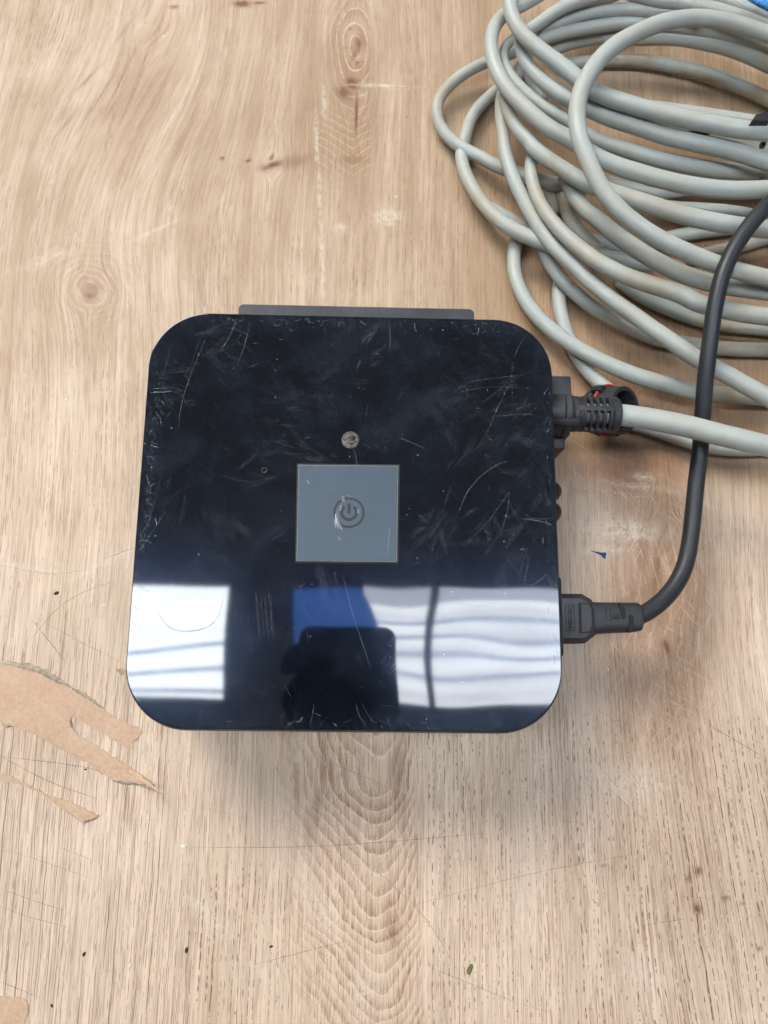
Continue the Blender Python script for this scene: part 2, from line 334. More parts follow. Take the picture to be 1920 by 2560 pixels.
    # worn pale patches, dirt
    pl = t.math('MULTIPLY', pale, t.rng(t.noise(o, 210, 5, 0.8), 0.36, 0.62, 0.05, 1.2), clamp=True)
    c = t.mix(pl, c, (0.72, 0.645, 0.54))
    d1, dc = t.vor(o, 95); r, gg, _ = t.sep(dc)
    speck = t.math('MULTIPLY', t.rng(d1, t.math('MULTIPLY', gg, 0.075), t.math('MULTIPLY', gg, 0.03)), t.math('LESS_THAN', r, 0.012)); c = t.mix(t.math('MULTIPLY', speck, 0.75), c, (0.10, 0.06, 0.04))
    d2, dc2 = t.vor(t.xyz(*t.sep(o)[:2], 4.2), 120); r2, g2, _ = t.sep(dc2)
    sp2 = t.math('MULTIPLY', t.rng(d2, t.math('MULTIPLY', g2, 0.10), t.math('MULTIPLY', g2, 0.04)), t.math('LESS_THAN', r2, 0.008)); c = t.mix(t.math('MULTIPLY', sp2, 0.8), c, (0.78, 0.72, 0.62))
    gt = t.rng(grit, 0.3, 0.7, 0.95, 1.05, False); c = t.mix(1.0, c, t.xyz(gt, gt, gt), 'MULTIPLY')
    h = t.math('SUBTRACT', t.math('ADD', t.math('MULTIPLY', fine, 0.5), t.math('MULTIPLY', mid, 0.5)), t.math('MULTIPLY', pr, 1.2))
    t.bump(h, 0.30, 0.00025)
    return t.set(color=c, rough=t.rng(cloud, 0.3, 0.7, 0.44, 0.60), spec=0.35)
M_WOOD = wood_material()
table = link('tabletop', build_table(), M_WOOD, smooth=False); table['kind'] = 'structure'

# thin ribbons lying on a surface (scratches): rows of (points, width, strength)
def ribbons(name, strokes, mat, parent=None):
    V, Fc, A = [], [], []
    for pts, w, al in strokes:
        P = [Vector(p) for p in pts]; n = len(P); b = len(V)
        for i, p in enumerate(P):
            tdir = (P[min(i + 1, n - 1)] - P[max(i - 1, 0)]); tdir.z = 0
            s = Vector((-tdir.y, tdir.x, 0)).normalized(); e = min(1.0, 0.25 + 1.6 * min(i, n - 1 - i) / max(1, n - 1) * 2)
            V += [p + s * w * 0.5 * e, p - s * w * 0.5 * e]; A += [al * random.uniform(0.6, 1.0)] * 2
        for i in range(n - 1): Fc.append((b + 2 * i, b + 2 * i + 1, b + 2 * i + 3, b + 2 * i + 2))
    me = bpy.data.meshes.new(name); me.from_pydata([tuple(v) for v in V], [], Fc)
    a = me.attributes.new('strength', 'FLOAT', 'POINT'); a.data.foreach_set('value', A)
    o = link(name, me, mat, parent); o['kind'] = 'stuff'; return o
def curve_px(pts, z, n=14, jit=0.0):
    P = spline([(x, y, 0) for x, y in pts], 1e9) if len(pts) < 3 else spline([(x, y, 0) for x, y in pts], max(4, sum(math.dist(a, b) for a, b in zip(pts, pts[1:])) / n))
    if len(pts) == 2:
        P = np.array([[pts[0][0] + (pts[1][0] - pts[0][0]) * k / n, pts[0][1] + (pts[1][1] - pts[0][1]) * k / n, 0] for k in range(n + 1)])
    return [at(x + random.uniform(-jit, jit), y + random.uniform(-jit, jit), z) for x, y, _ in P]
def scratch_mat(name, col, rough=0.7):
    t = NT(name); a = t.attr('strength')[2]; n = t.noise(t.obj(), 900, 3, 0.7)
    return t.set(color=col, rough=rough, alpha=t.math('MULTIPLY', a, t.rng(n, 0.3, 0.6, 0.25, 1.0), clamp=True))
M_SCR_DARK = scratch_mat('table scratch dark', (0.16, 0.10, 0.07)); M_SCR_PALE = scratch_mat('table scratch pale', (0.74, 0.60, 0.46))
st = []
for a in (((80, 1335), (190, 1395), (283, 1440)), ((0, 1633), (110, 1690), (210, 1725)), ((0, 1835), (60, 1850), (205, 1900)), ((0, 1918), (70, 1945), (145, 1968)), ((0, 1958), (60, 1980), (150, 2003)), ((0, 2120), (85, 2155)), ((130, 1830), (210, 1862)),
          ((0, 1633), (200, 1660), (330, 1700)), ((912, 2083), (1040, 2135), (1120, 2168)), ((1120, 2168), (1200, 2190)), ((545, 2085), (660, 2055), (760, 2030)), ((830, 1975), (1000, 1925), (1180, 1880), (1400, 1840)), ((410, 1830), (700, 1828), (1050, 1800)),
          ((410, 2212), (400, 2100), (412, 2000)), ((70, 1340), (150, 1440)), ((1520, 1560), (1659, 1640)), ((1380, 2000), (1480, 1985)), ((1000, 1500), (1100, 1560)), ((200, 1560), (300, 1600)), ((120, 1600), (255, 1668))):
    st.append((curve_px(a, 0.00012, 16, 0.4), random.uniform(0.00022, 0.00040), random.uniform(0.45, 0.8)))
for _ in range(26):
    x, y = random.uniform(0, 1650), random.uniform(1600, 2200); an = random.uniform(-0.5, 0.5); L = random.uniform(20, 120)
    st.append((curve_px(((x, y), (x + L * math.cos(an), y + L * math.sin(an))), 0.00012, 6), 0.00018, random.uniform(0.15, 0.4)))
o = ribbons('dark_scratches', st, M_SCR_DARK, table)
st = []
for a in (((690, 190), (750, 184), (895, 190)), ((735, 180), (775, 183)), ((1190, 1045), (1300, 1060), (1480, 1090)), ((1190, 690), (1300, 700), (1440, 695)), ((220, 1210), (300, 1180), (340, 1190)), ((0, 1220), (110, 1240), (200, 1228)), ((60, 1390), (140, 1300), (260, 1250)),
          ((100, 540), (190, 480)), ((270, 350), (330, 320)), ((690, 1780), (900, 1960), (990, 2100)), ((715, 1700), (735, 1830), (745, 2000)), ((655, 1590), (660, 1730)), ((700, 1640), (880, 1720)), ((1350, 1560), (1500, 1470)), ((1310, 1700), (1420, 1800), (1460, 1900)), ((1250, 1600), (1380, 1760), (1440, 1850)),
          ((1420, 1480), (1440, 1700), (1420, 1850)), ((1500, 1200), (1560, 1150)), ((1380, 950), (1500, 1000)), ((740, 20), (715, 90)), ((1405, 1120), (1440, 1260), (1448, 1420)), ((1370, 1080), (1420, 1180), (1440, 1300)), ((1340, 1110), (1400, 1230), (1410, 1300))):
    st.append((curve_px(a, 0.00014, 16, 0.8), random.uniform(0.0003, 0.0006), random.uniform(0.35, 0.7)))
for _ in range(170):
    if random.random() < 0.55: x, y = random.gauss(1400, 95), random.gauss(1330, 240)
    else: x, y = random.gauss(700, 80), random.uniform(1620, 2150)
    an = random.choice((0.9, -0.8, 1.2, -1.2, 0.2)) + random.gauss(0, 0.15); L = random.uniform(18, 90)
    st.append((curve_px(((x, y), (x + L * 0.5 * math.cos(an) + random.gauss(0, 3), y + L * 0.5 * math.sin(an)), (x + L * math.cos(an), y + L * math.sin(an))), 0.00014, 8), random.uniform(0.00015, 0.00034), random.uniform(0.25, 0.6)))
ribbons('pale_scratches', st, M_SCR_PALE, table)

# ------------------------------------------------------------------ skylights overhead (seen in the lid)
def emitter(name, col, strength, wave=0.10, corr=0.0):
    t = NT(name); o = t.obj(); x, y, z = t.sep(o); n = t.noise(t.xyz(t.math('MULTIPLY', x, 1.4), t.math('MULTIPLY', y, 9.0), z), 1.0, 4, 0.6); n2 = t.noise(o, 5.0, 3)
    e = t.n('ShaderNodeEmission'); t.put(e.inputs[0], (*col, 1)); f = t.rng(n, 0.3, 0.7, 1 - wave, 1 + wave, False)
    if corr: f = t.math('MULTIPLY', f, t.rng(t.math('SINE', t.math('ADD', t.math('MULTIPLY', y, 86), t.math('MULTIPLY', n2, 3.0))), -1, 1, 1 - corr, 1.0, False))
    t.put(e.inputs[1], t.math('MULTIPLY', f, strength)); t.t.links.new(e.outputs[0], t.N['Material Output'].inputs[0]); return t.m
M_PANE = emitter('daylit translucent sheet', (0.90, 0.95, 1.0), SKY_STRENGTH * 0.80, 0.18, 0.18); M_PANE3 = emitter('clean daylit translucent sheet', (0.90, 0.96, 1.0), SKY_STRENGTH * 1.05, 0.08, 0.06); M_PANE2 = emitter('daylit dirty sheet', (0.80, 0.88, 1.0), SKY_STRENGTH * 0.42)
M_LAP = emitter('overlapping daylit sheets', (0.72, 0.82, 1.0), SKY_STRENGTH * 0.45)
M_BAR = plain('roof steel', (0.05, 0.06, 0.09), 0.6)
ZS = H + 2.5
def skylight(label, x0, x1, y0, y1, bars, mull, dim=None, slope=0.0, pane=None):
    t = thing('skylight', label, 'skylight', ((x0 + x1) / 2, (y0 + y1) / 2, ZS), 'skylights in the roof above the table')
    inv = Vector(t.location)
    def add(name, bm, m): bmesh.ops.translate(bm, verts=bm.verts, vec=-inv); return link(name, bm, m, t, False)
    ym = y1 if dim is None else dim
    add('pane', box_bm((x0, y0, ZS), (x1, ym, ZS + 0.004)), pane or M_PANE)
    if dim is not None: add('pane', box_bm((x0, dim + 0.002, ZS), (x1, y1, ZS + 0.004)), M_PANE2)
    w = 0.02
    for a, b in (((x0 - w, y0 - w), (x0 - 0.001, y1 + w)), ((x1 + 0.001, y0 - w), (x1 + w, y1 + w)), ((x0, y0 - w), (x1, y0 - 0.001)), ((x0, y1 + 0.001), (x1, y1 + w))):
        add('frame', box_bm((*a, ZS - 0.02), (*b, ZS + 0.02)), M_BAR)
    for y, wd in bars:
        bm = box_bm((x0 + 0.002, y - wd / 2, ZS - 0.010), (x1 - 0.002, y + wd / 2, ZS - 0.002))
        for v in bm.verts: v.co.y = max(y0 + 0.002, min(y1 - 0.002, v.co.y + slope * (v.co.x - x1)))
        add('sheet_overlap', bm, M_LAP)
    for x, wd in mull: add('mullion', box_bm((x - wd / 2, y0, ZS - 0.03), (x + wd / 2, y1, ZS - 0.016)), M_BAR)
def ry(py): return refl(800, py, ZS).y
def rx(px): return refl(px, 1400, ZS).x
skylight('long bright skylight mirrored at the right of the black lid', rx(785), rx(785) + 1.30, ry(1520), ry(1268), [(ry(p), 0.018) for p in (1340, 1378, 1416, 1456)], [(rx(932), 0.026), (rx(932) + 0.75, 0.026), ], ry(1298))
skylight('bright square skylight mirrored at the left of the black lid', rx(488) - 1.05, rx(488), ry(1512), ry(1272), [(ry(p), 0.018) for p in (1395, 1445, 1495, 1545)], [(rx(488) - 0.80, 0.026)], slope=0.10, pane=M_PANE3)

M_BLUE_SHEET = emitter('blue daylit tarpaulin', (0.11, 0.28, 0.88), 5.6, 0.15)
bt = [refl(x, y, ZS - 0.05) for x, y in ((634, 1274), (700, 1270), (782, 1272), (800, 1305), (812, 1348), (812, 1500), (634, 1500))]
o = thing('roof_sheet', 'blue translucent sheet hanging under the roof between the mirrored skylights', 'roof sheet', (bt[0].x, bt[0].y, ZS - 0.05))
link('sheet', prism([(p.x - bt[0].x, p.y - bt[0].y) for p in bt], 0, 0.003), M_BLUE_SHEET, o, False)

# ------------------------------------------------------------------ the black box
LX, LY, LR = 0.105, 0.1057, 0.0300
def lid_material():
    t = NT('scratched gloss black'); o = t.obj()
    def streak(ang, su, sv, z):
        m = t.n('ShaderNodeMapping', vector_type='TEXTURE'); t.put(m.inputs[0], t.xyz(*t.sep(o)[:2], z * 1.0)); m.inputs[2].default_value = (0, 0, math.radians(ang)); m.inputs[3].default_value = (1 / su, 1 / sv, 1)
        return t.noise(m.outputs[0], 1.0, 4, 0.6)
    cloud = t.noise(o, 24, 5, 0.62, 0.6); cl2 = t.noise(t.xyz(*t.sep(o)[:2], 3.0), 60, 4, 0.6)
    s1 = t.math('MULTIPLY', t.rng(streak(35, 2000, 70, 0), 0.52, 0.74), t.rng(t.noise(t.xyz(*t.sep(o)[:2], 1.0), 40, 3), 0.46, 0.68))
    s2 = t.math('MULTIPLY', t.rng(streak(-40, 2200, 80, 2), 0.52, 0.74), t.rng(t.noise(t.xyz(*t.sep(o)[:2], 5.0), 34, 3), 0.48, 0.70))
    s3 = t.math('MULTIPLY', t.rng(streak(-72, 2000, 90, 4), 0.55, 0.76), t.rng(t.noise(t.xyz(*t.sep(o)[:2], 9.0), 30, 3), 0.50, 0.70))
    haze = t.math('ADD', t.math('MULTIPLY', t.rng(cloud, 0.42, 0.85), 0.27), t.math('MULTIPLY', t.rng(cl2, 0.44, 0.88), 0.15))
    s4 = t.math('MULTIPLY', t.rng(streak(58, 2200, 75, 7), 0.53, 0.74), t.rng(t.noise(t.xyz(*t.sep(o)[:2], 12.0), 30, 3), 0.50, 0.70)); st = t.math('MAXIMUM', t.math('MAXIMUM', s1, s2), t.math('MAXIMUM', s4, t.math('MULTIPLY', s3, 0.25)))
    x, y, _ = t.sep(o)
    edge = t.math('MAXIMUM', t.rng(t.math('ABSOLUTE', x), 0.088, 0.105), t.rng(t.math('ABSOLUTE', y), 0.092, 0.1057)); edge = t.math('MULTIPLY', edge, t.rng(streak(25, 500, 120, 15), 0.30, 0.75))
    d, dc = t.vor(o, 230); r, gg, _b = t.sep(dc)
    sp = t.math('MULTIPLY', t.rng(d, t.math('MULTIPLY', gg, 0.12), t.math('MULTIPLY', gg, 0.04)), t.math('LESS_THAN', r, 0.022))
    tot = t.math('ADD', t.math('ADD', haze, t.math('MULTIPLY', st, 0.36)), t.math('MULTIPLY', edge, 0.22), clamp=True)
    c = t.mix(tot, (0.0012, 0.0018, 0.0034), (0.034, 0.047, 0.068)); c = t.mix(t.math('MULTIPLY', sp, 0.6), c, (0.35, 0.35, 0.33))
    t.bump(t.math('ADD', t.math('MULTIPLY', st, -0.6), t.math('MULTIPLY', cl2, 0.15)), 0.05, 0.0001)
    t.b.inputs['Coat Weight'].default_value = 1.0; t.b.inputs['Coat IOR'].default_value = 1.5; t.put(t.b.inputs['Coat Roughness'], t.rng(tot, 0.05, 0.7, 0.035, 0.09)); t.b.inputs['Specular Tint'].default_value = (0.36, 0.55, 1.0, 1)
    return t.set(color=c, rough=0.165, spec=t.rng(tot, 0.0, 0.6, 0.105, 0.26))
M_LID = lid_material()
M_BLACK = plain('black case plastic', (0.012, 0.012, 0.014), 0.45, bump=0.1)
M_TAB = plain('dark grey moulded plastic', (0.023, 0.025, 0.033), 0.5, dust=0.25, dustcol=(0.09, 0.09, 0.10))
M_PLUG = plain('grey rubber plug', (0.021, 0.022, 0.027), 0.5, dust=0.22, dustcol=(0.075, 0.068, 0.064))
M_CORD = plain('black cord rubber', (0.014, 0.017, 0.023), 0.50, scale=500, bump=0.2, dust=0.12, dustcol=(0.07, 0.07, 0.075))

boxo = thing('streaming_box', 'square gloss black box with scratched lid and grey power button', 'device', (0, 0, 0))
def lid_mesh():
    out = rrect(LX, LY, LR, 16); n = len(out)
    pts = []                                                     # densify the straights
    for a, b in zip(out, out[1:] + out[:1]):
        L = math.dist(a, b); k = max(1, int(L / 0.005))
        pts += [(a[0] + (b[0] - a[0]) * i / k, a[1] + (b[1] - a[1]) * i / k) for i in range(k)]
    def warp(x, y):                                              # the film on the lid is not quite flat
        f = min(1.0, max(0.0, (-y + 0.02) / 0.06)) * 0.75 + 0.25
        v = 0.034e-3 * math.sin(x * 62 + 1.0 * math.sin(y * 50) + 0.6) * math.sin(y * 80 + 0.8) + 0.011e-3 * math.sin(x * 135 + y * 60 + 2.0) + 0.0045e-3 * math.sin(y * 230 + x * 60); v *= 0.35 + 0.65 * min(1.0, max(0.0, (x + 0.04) / 0.05))
        e = max(abs(x) / LX, abs(y) / LY); roll = 0.0
        return v * f + roll
    rings = []
    for s in list(np.linspace(0.0, 0.99, 42)[1:]) + [0.997, 1.0]:
        rings.append([(x * s, y * s, H + warp(x * s, y * s)) for x, y in pts])
    base = rings[-1]
    for off, dz in ((0.0002, -0.0001), (0.0003, -0.0004), (0.0003, -0.0020)):
        rings.append([(x * (1 + off / LX), y * (1 + off / LY), z + dz) for x, y, z in base])
    bm = bmesh.new(); c = bm.verts.new((0, 0, H + warp(0, 0))); R = [[bm.verts.new(p) for p in r] for r in rings]; m = len(pts)
    for i in range(m): bm.faces.new((c, R[0][i], R[0][(i + 1) % m]))
    for a, b in zip(R, R[1:]):
        for i in range(m): bm.faces.new((a[i], b[i], b[(i + 1) % m], a[(i + 1) % m]))
    bm.faces.new(R[-1][::-1]); return bm
lid = link('lid', lid_mesh(), M_LID, boxo)
def body_mesh():
    rings = []
    for z, d in ((0.0, -0.012), (0.003, -0.010), (0.018, -0.0035), (0.030, -0.002), (H - 0.009, -0.0012), (H - 0.0082, 0.0009), (H - 0.0034, 0.0012), (H - 0.0024, 0.0006)):
        rings.append([(x, y, z) for x, y in rrect(LX + d, LY + d, LR + d, 14)])
    return loft(rings)
crease(link('body', body_mesh(), M_BLACK, boxo), 40)

def strokes_lid():
    st = []; z = H + 0.00007
    def add(pts, w, al, jit=0.5, n=14): st.append((curve_px(pts, z, n, jit), w, al))
    for a, w, al in ((((510, 690), (500, 720), (482, 748), (478, 757)), .00030, .55), (((540, 694), (530, 740), (512, 790)), .00022, .5), (((840, 695), (843, 720), (842, 760)), .00045, .35), (((445, 730), (415, 800), (392, 870), (385, 930)), .00022, .5),
                     (((430, 735), (410, 800)), .00014, .4), (((1135, 725), (1120, 750), (1110, 775)), .00022, .55), (((1110, 775), (1105, 820), (1108, 870)), .00020, .3), (((1105, 820), (1075, 880), (1050, 940), (1032, 965)), .00020, .45), (((325, 848), (345, 847), (372, 845)), .00045, .7),
                     (((330, 840), (365, 838)), .0003, .5), (((1125, 1120), (1165, 1125), (1195, 1135)), .0005, .45), (((1130, 1105), (1150, 1120), (1195, 1120)), .0003, .35), (((300, 1160), (320, 1130), (335, 1080)), .0003, .4), (((300, 1190), (335, 1140), (360, 1100)), .00022, .45),
                     (((340, 1315), (350, 1345), (372, 1362), (410, 1366), (450, 1358), (475, 1335), (482, 1290)), .00055, .55), (((365, 1290), (345, 1310)), .0003, .4), (((490, 1290), (520, 1340), (600, 1450)), .00014, .25), (((740, 1240), (760, 1320), (800, 1440)), .0003, .5), (((720, 1230), (735, 1275)), .00022, .5),
                     (((770, 1520), (775, 1545), (790, 1566)), .0003, .4), (((782, 1518), (795, 1545), (810, 1562)), .00025, .35), (((678, 1520), (675, 1545), (670, 1564)), .0004, .3), (((640, 1430), (560, 1300), (480, 1200)), .00014, .25), (((760, 960), (770, 990), (772, 1010)), .0004, .35),
                     (((800, 720), (780, 742)), .0006, .25), (((812, 715), (790, 745)), .0006, .22), (((780, 775), (770, 800)), .00025, .6), (((1000, 830), (1040, 820), (1130, 810)), .0004, .25), (((980, 850), (1060, 835), (1150, 840)), .0003, .22), (((1060, 900), (1150, 893)), .0003, .3), (((860, 945), (900, 960), (925, 975)), .0004, .35),
                     (((990, 1110), (1010, 1060), (1060, 1010), (1100, 995)), .0004, .4), (((1000, 1180), (1060, 1120), (1100, 1060)), .0003, .35), (((1100, 1060), (1095, 1110), (1080, 1150)), .0003, .45), (((1180, 1240), (1160, 1258), (1140, 1268)), .0004, .5), (((980, 1290), (1020, 1310), (1080, 1300)), .0003, .3), (((1130, 1270), (1145, 1200)), .00022, .4), (((1115, 1265), (1140, 1180)), .00018, .3)):
        add(a, w, al)
    for _ in range(9):                                            # hatch of fine streaks under the button
        x = random.uniform(545, 590); add(((x, 1275), (x + 6, 1330), (x + 10, 1385)), .0003, random.uniform(.1, .3))
    for cx, cy, ang, ln, n, al in ((690, 985, 28, 90, 16, .35), (660, 1005, 30, 70, 10, .3), (500, 960, 205, 60, 10, .2), (790, 725, 130, 55, 12, .3), (960, 860, 55, 130, 16, .2), (1000, 820, 50, 160, 18, .16), (1060, 1180, 125, 90, 16, .3), (950, 1150, 120, 90, 18, .3), (920, 1210, 118, 70, 10, .25), (1140, 1000, 130, 110, 16, .26), (1150, 940, 128, 90, 14, .26), (1010, 880, 40, 130, 14, .2), (400, 1270, 35, 80, 10, .2), (560, 1200, 40, 150, 16, .14),
                                     (620, 1250, 62, 90, 10, .2), (900, 1330, 70, 60, 10, .3), (930, 1400, 80, 80, 8, .15), (1050, 1530, 160, 160, 10, .2), (450, 720, 25, 80, 10, .2), (380, 790, 20, 70, 10, .2), (350, 900, 60, 60, 12, .3), (330, 1000, 70, 60, 12, .25), (1170, 1180, 100, 90, 12, .2), (700, 1200, 30, 110, 10, .14), (480, 1400, 70, 120, 8, .1), (760, 1310, 80, 60, 10, .3), (820, 780, 140, 60, 8, .25), (560, 940, 160, 80, 12, .18)):
        a0 = math.radians(ang); bend = random.uniform(-8, 8)
        for k in range(n):
            ox, oy = random.gauss(0, 18), random.gauss(0, 18); L = ln * random.uniform(0.4, 1.0); a1 = a0 + random.gauss(0, 0.04)
            p = (cx + ox - L / 2 * math.cos(a1), cy + oy - L / 2 * math.sin(a1)); q = (cx + ox + L / 2 * math.cos(a1), cy + oy + L / 2 * math.sin(a1)); m = ((p[0] + q[0]) / 2 - bend * math.sin(a1), (p[1] + q[1]) / 2 + bend * math.cos(a1))
            add((p, m, q), random.uniform(.00006, .00017), al * random.uniform(0.15, 0.60), 0.3, 8)
    for _ in range(330):                                          # stray hairlines and nicks
        x, y = random.uniform(300, 1195), random.uniform(695, 1560); L = random.choice((3, 4, 6, 8, 12, 20, 40)) * random.uniform(0.6, 1.4); a1 = random.uniform(0, math.pi)
        add(((x, y), (x + L * 0.5 * math.cos(a1) + random.gauss(0, L * .08), y + L * 0.5 * math.sin(a1)), (x + L * math.cos(a1), y + L * math.sin(a1))), random.uniform(.00012, .0004), random.uniform(.08, .5) * (0.6 if L > 15 else 1), 0.3, 5)
    for _ in range(230):                                          # scuffs crowd the rim
        s = random.random(); side = random.choice('LLTTRB'); dd = abs(random.gauss(0, 11))
        if side == 'L': x, y = 322 - 0.076 * (s * 560) + dd + 3, 860 + s * 560
        elif side == 'R': x, y = 1193 + 0.034 * (s * 560) - dd - 3, 830 + s * 600
        elif side == 'T': x, y = 455 + s * 620, 682 + s * 13 + dd
        else: x, y = 420 + s * 660, 1568 + s * 7 - dd
        L = random.uniform(3, 22); a1 = random.gauss(0.2 if side in 'TB' else 1.2, 0.7)
        add(((x, y), (x + L * 0.5 * math.cos(a1), y + L * 0.5 * math.sin(a1) + 1), (x + L * math.cos(a1), y + L * math.sin(a1))), random.uniform(.00015, .0005), random.uniform(.15, .6), 0.4, 5)
    for cx, cy, n, al, dirs in ((680, 985, 9, .10, (25, 40)), (960, 870, 14, .08, (48, -30)), (1060, 1010, 14, .09, (-45, 20)), (1100, 900, 12, .08, (-15, -35)), (950, 1160, 14, .09, (-60, -40)), (1000, 1150, 8, .12, (-20, 80)), (1140, 1120, 10, .10, (-55, 60)), (440, 740, 12, .08, (-20, 30)), (360, 830, 10, .09, (10, 70)), (330, 1080, 10, .09, (-50, -70)), (460, 1150, 12, .06, (40, 30)), (560, 1030, 10, .07, (-30, 20)), (720, 1260, 14, .08, (70, 50)), (620, 880, 10, .06, (-15, 45)), (800, 740, 10, .09, (-48, -40)), (900, 1290, 10, .07, (60, 75)), (700, 830, 8, .05, (10, -30)), (1050, 760, 10, .05, (30, 50)), (500, 1480, 8, .05, (20, -20)), (1000, 1545, 8, .06, (-15, -10))):
        for _ in range(n):                                        # broad soft rubs
            x, y = cx + random.gauss(0, 38), cy + random.gauss(0, 32); a1 = math.radians(random.choice(dirs) + random.gauss(0, 9)); L = random.uniform(18, 75); b = random.uniform(-6, 6)
            for q in range(random.randint(4, 9)):
                o1 = (q - 3) * random.uniform(1.1, 2.2); o2 = random.uniform(-0.25, 0.25) * L; L2 = L * random.uniform(.5, 1.1); xx, yy = x - o1 * math.sin(a1) + o2 * math.cos(a1), y + o1 * math.cos(a1) + o2 * math.sin(a1)
                add(((xx, yy), (xx + L2 / 2 * math.cos(a1) - b * math.sin(a1), yy + L2 / 2 * math.sin(a1) + b * math.cos(a1)), (xx + L2 * math.cos(a1), yy + L2 * math.sin(a1))), random.uniform(.00007, .00024), al * random.uniform(.5, 2.4), 0.25, 7)
    keep = []
    for s_ in st:                                                 # stay on the lid and off the button
        ok = all(max(abs(p.x) - (LX - LR), 0) ** 2 + max(abs(p.y) - (LY - LR), 0) ** 2 < (LR - 0.001) ** 2 for p in s_[0])
        if ok: keep.append(s_)
    return keep
M_SCR_LID = scratch_mat('lid scratch', (0.23, 0.26, 0.31), 0.6)
ribbons('scratches', strokes_lid(), M_SCR_LID, lid)

# power button, set in a narrow gap
BT = [at(645, 1005, H), at(860, 1007, H), at(857, 1214, H), at(641, 1212, H)]
bc = sum(BT, Vector()) / 4
def quad_bm(P, z0, z1, grow=0.0, bevel=0.0):
    Q = [p + (p - bc).normalized() * grow * 1.414 for p in P]
    return prism([(p.x, p.y) for p in Q[::-1]], z0, z1, bevel)
M_BTN = plain('slate blue button film', (0.036, 0.060, 0.088), 0.45, var=0.06, scale=60, bump=0.02); M_ICON = plain('charcoal print', (0.006, 0.009, 0.013), 0.55, var=0.05); M_GAP = plain('black gap', (0.004, 0.004, 0.005), 0.7); M_EDGE = plain('bare bevelled edge', (0.13, 0.145, 0.16), 0.5)
link('button_gap', quad_bm(BT, H - 0.001, H + 0.00012, 0.0009), M_GAP, boxo, False)
btn = link('power_button', quad_bm(BT, H - 0.0005, H + 0.0008, -0.00035, 0.00025), M_BTN, boxo, False)
link('button_edge', quad_bm(BT, H - 0.0005, H + 0.0006, 0.0001), M_EDGE, boxo, False)
ic = at(754, 1108, H); pxm = (at(760, 1108, H) - at(750, 1108, H)).length / 10; rotz = math.radians(1.0)
def arc_bm(cx, cy, r0, r1, a0, a1, z0, z1, n=40, bm=None, cap=False):
    full = abs(a1 - a0) >= 359.9; A = [math.radians(a0 + (a1 - a0) * k / n) for k in range(n if full else n + 1)]
    bm = bm or bmesh.new(); rr = [[bm.verts.new((cx + r * math.cos(a), cy + r * math.sin(a), z)) for a in A] for r, z in ((r0, z1), (r1, z1), (r1, z0), (r0, z0))]
    m = len(A)
    for a, b in zip(rr, rr[1:] + rr[:1]):
        for i in range(m if full else m - 1): bm.faces.new((a[i], b[i], b[(i + 1) % m], a[(i + 1) % m]))
    if not full:
        for i in (0, m - 1): bm.faces.new([r[i] for r in rr])
    return bm
Zi = H + 0.0008; ibm = arc_bm(ic.x, ic.y, 29 * pxm, 34 * pxm, 0, 360, Zi, Zi + 0.00008)
arc_bm(ic.x, ic.y + 0.3 * pxm, 12.5 * pxm, 19 * pxm, 128, 412, Zi, Zi + 0.00008, bm=ibm)
bar = box_bm((-3.4 * pxm, -2 * pxm, 0), (3.4 * pxm, 20 * pxm, 0.00008)); bmesh.ops.translate(bar, verts=bar.verts, vec=(ic.x, ic.y, Zi))
tmp = bpy.data.meshes.new('tmp'); bar.to_mesh(tmp); bar.free(); ibm.from_mesh(tmp); bpy.data.meshes.remove(tmp)
link('power_icon', ibm, M_ICON, btn, False)
def drop(px, py, w, h, ang):                                      # smears of pale glare across the button, a highlight put into colour and shape
    c = at(px, py, H); bm = bmesh.new(); bmesh.ops.create_uvsphere(bm, u_segments=14, v_segments=8, radius=1)
    bm.transform(Matrix.Translation((c.x, c.y, Zi + 0.00005)) @ Matrix.Rotation(math.radians(ang), 4, 'Z') @ Matrix.Diagonal((w * pxm, h * pxm, 0.00035, 1))); return bm
t = NT('pale glare'); t.b.inputs['Transmission Weight'].default_value = 0.6; M_GLUE = t.set(color=(0.30, 0.36, 0.42), rough=0.16)
for a in ((730, 1122, 3, 20, 8), (735, 1137, 3.2, 13, 25), (742, 1080, 4, 9, 20), (733, 1165, 3, 5, 10), (736, 1098, 3.5, 8, -15), (774, 1106, 2.5, 7, 5), (731, 1142, 2.5, 6, 0)): link('glare_smear', drop(*a), M_GLUE, btn)
ribbons('button_scratches_glare', [(curve_px(p, Zi + 0.00012, 10, 0.4), w, a) for p, w, a in ((((725, 1110), (728, 1130), (738, 1145)), .0009, .8), (((722, 1120), (726, 1140)), .0005, .6), (((663, 1036), (665, 1043), (670, 1046)), .0003, .6), (((838, 1185), (840, 1160), (843, 1140)), .0005, .25), (((760, 1075), (750, 1068)), .0004, .3), (((690, 1060), (740, 1052)), .0003, .12), (((800, 1150), (820, 1180)), .0003, .12))], M_EDGE if False else scratch_mat('button scratch and glare', (0.7, 0.76, 0.82), 0.3), btn)  # scratches on the button; the wide pale ribbons paint in glare

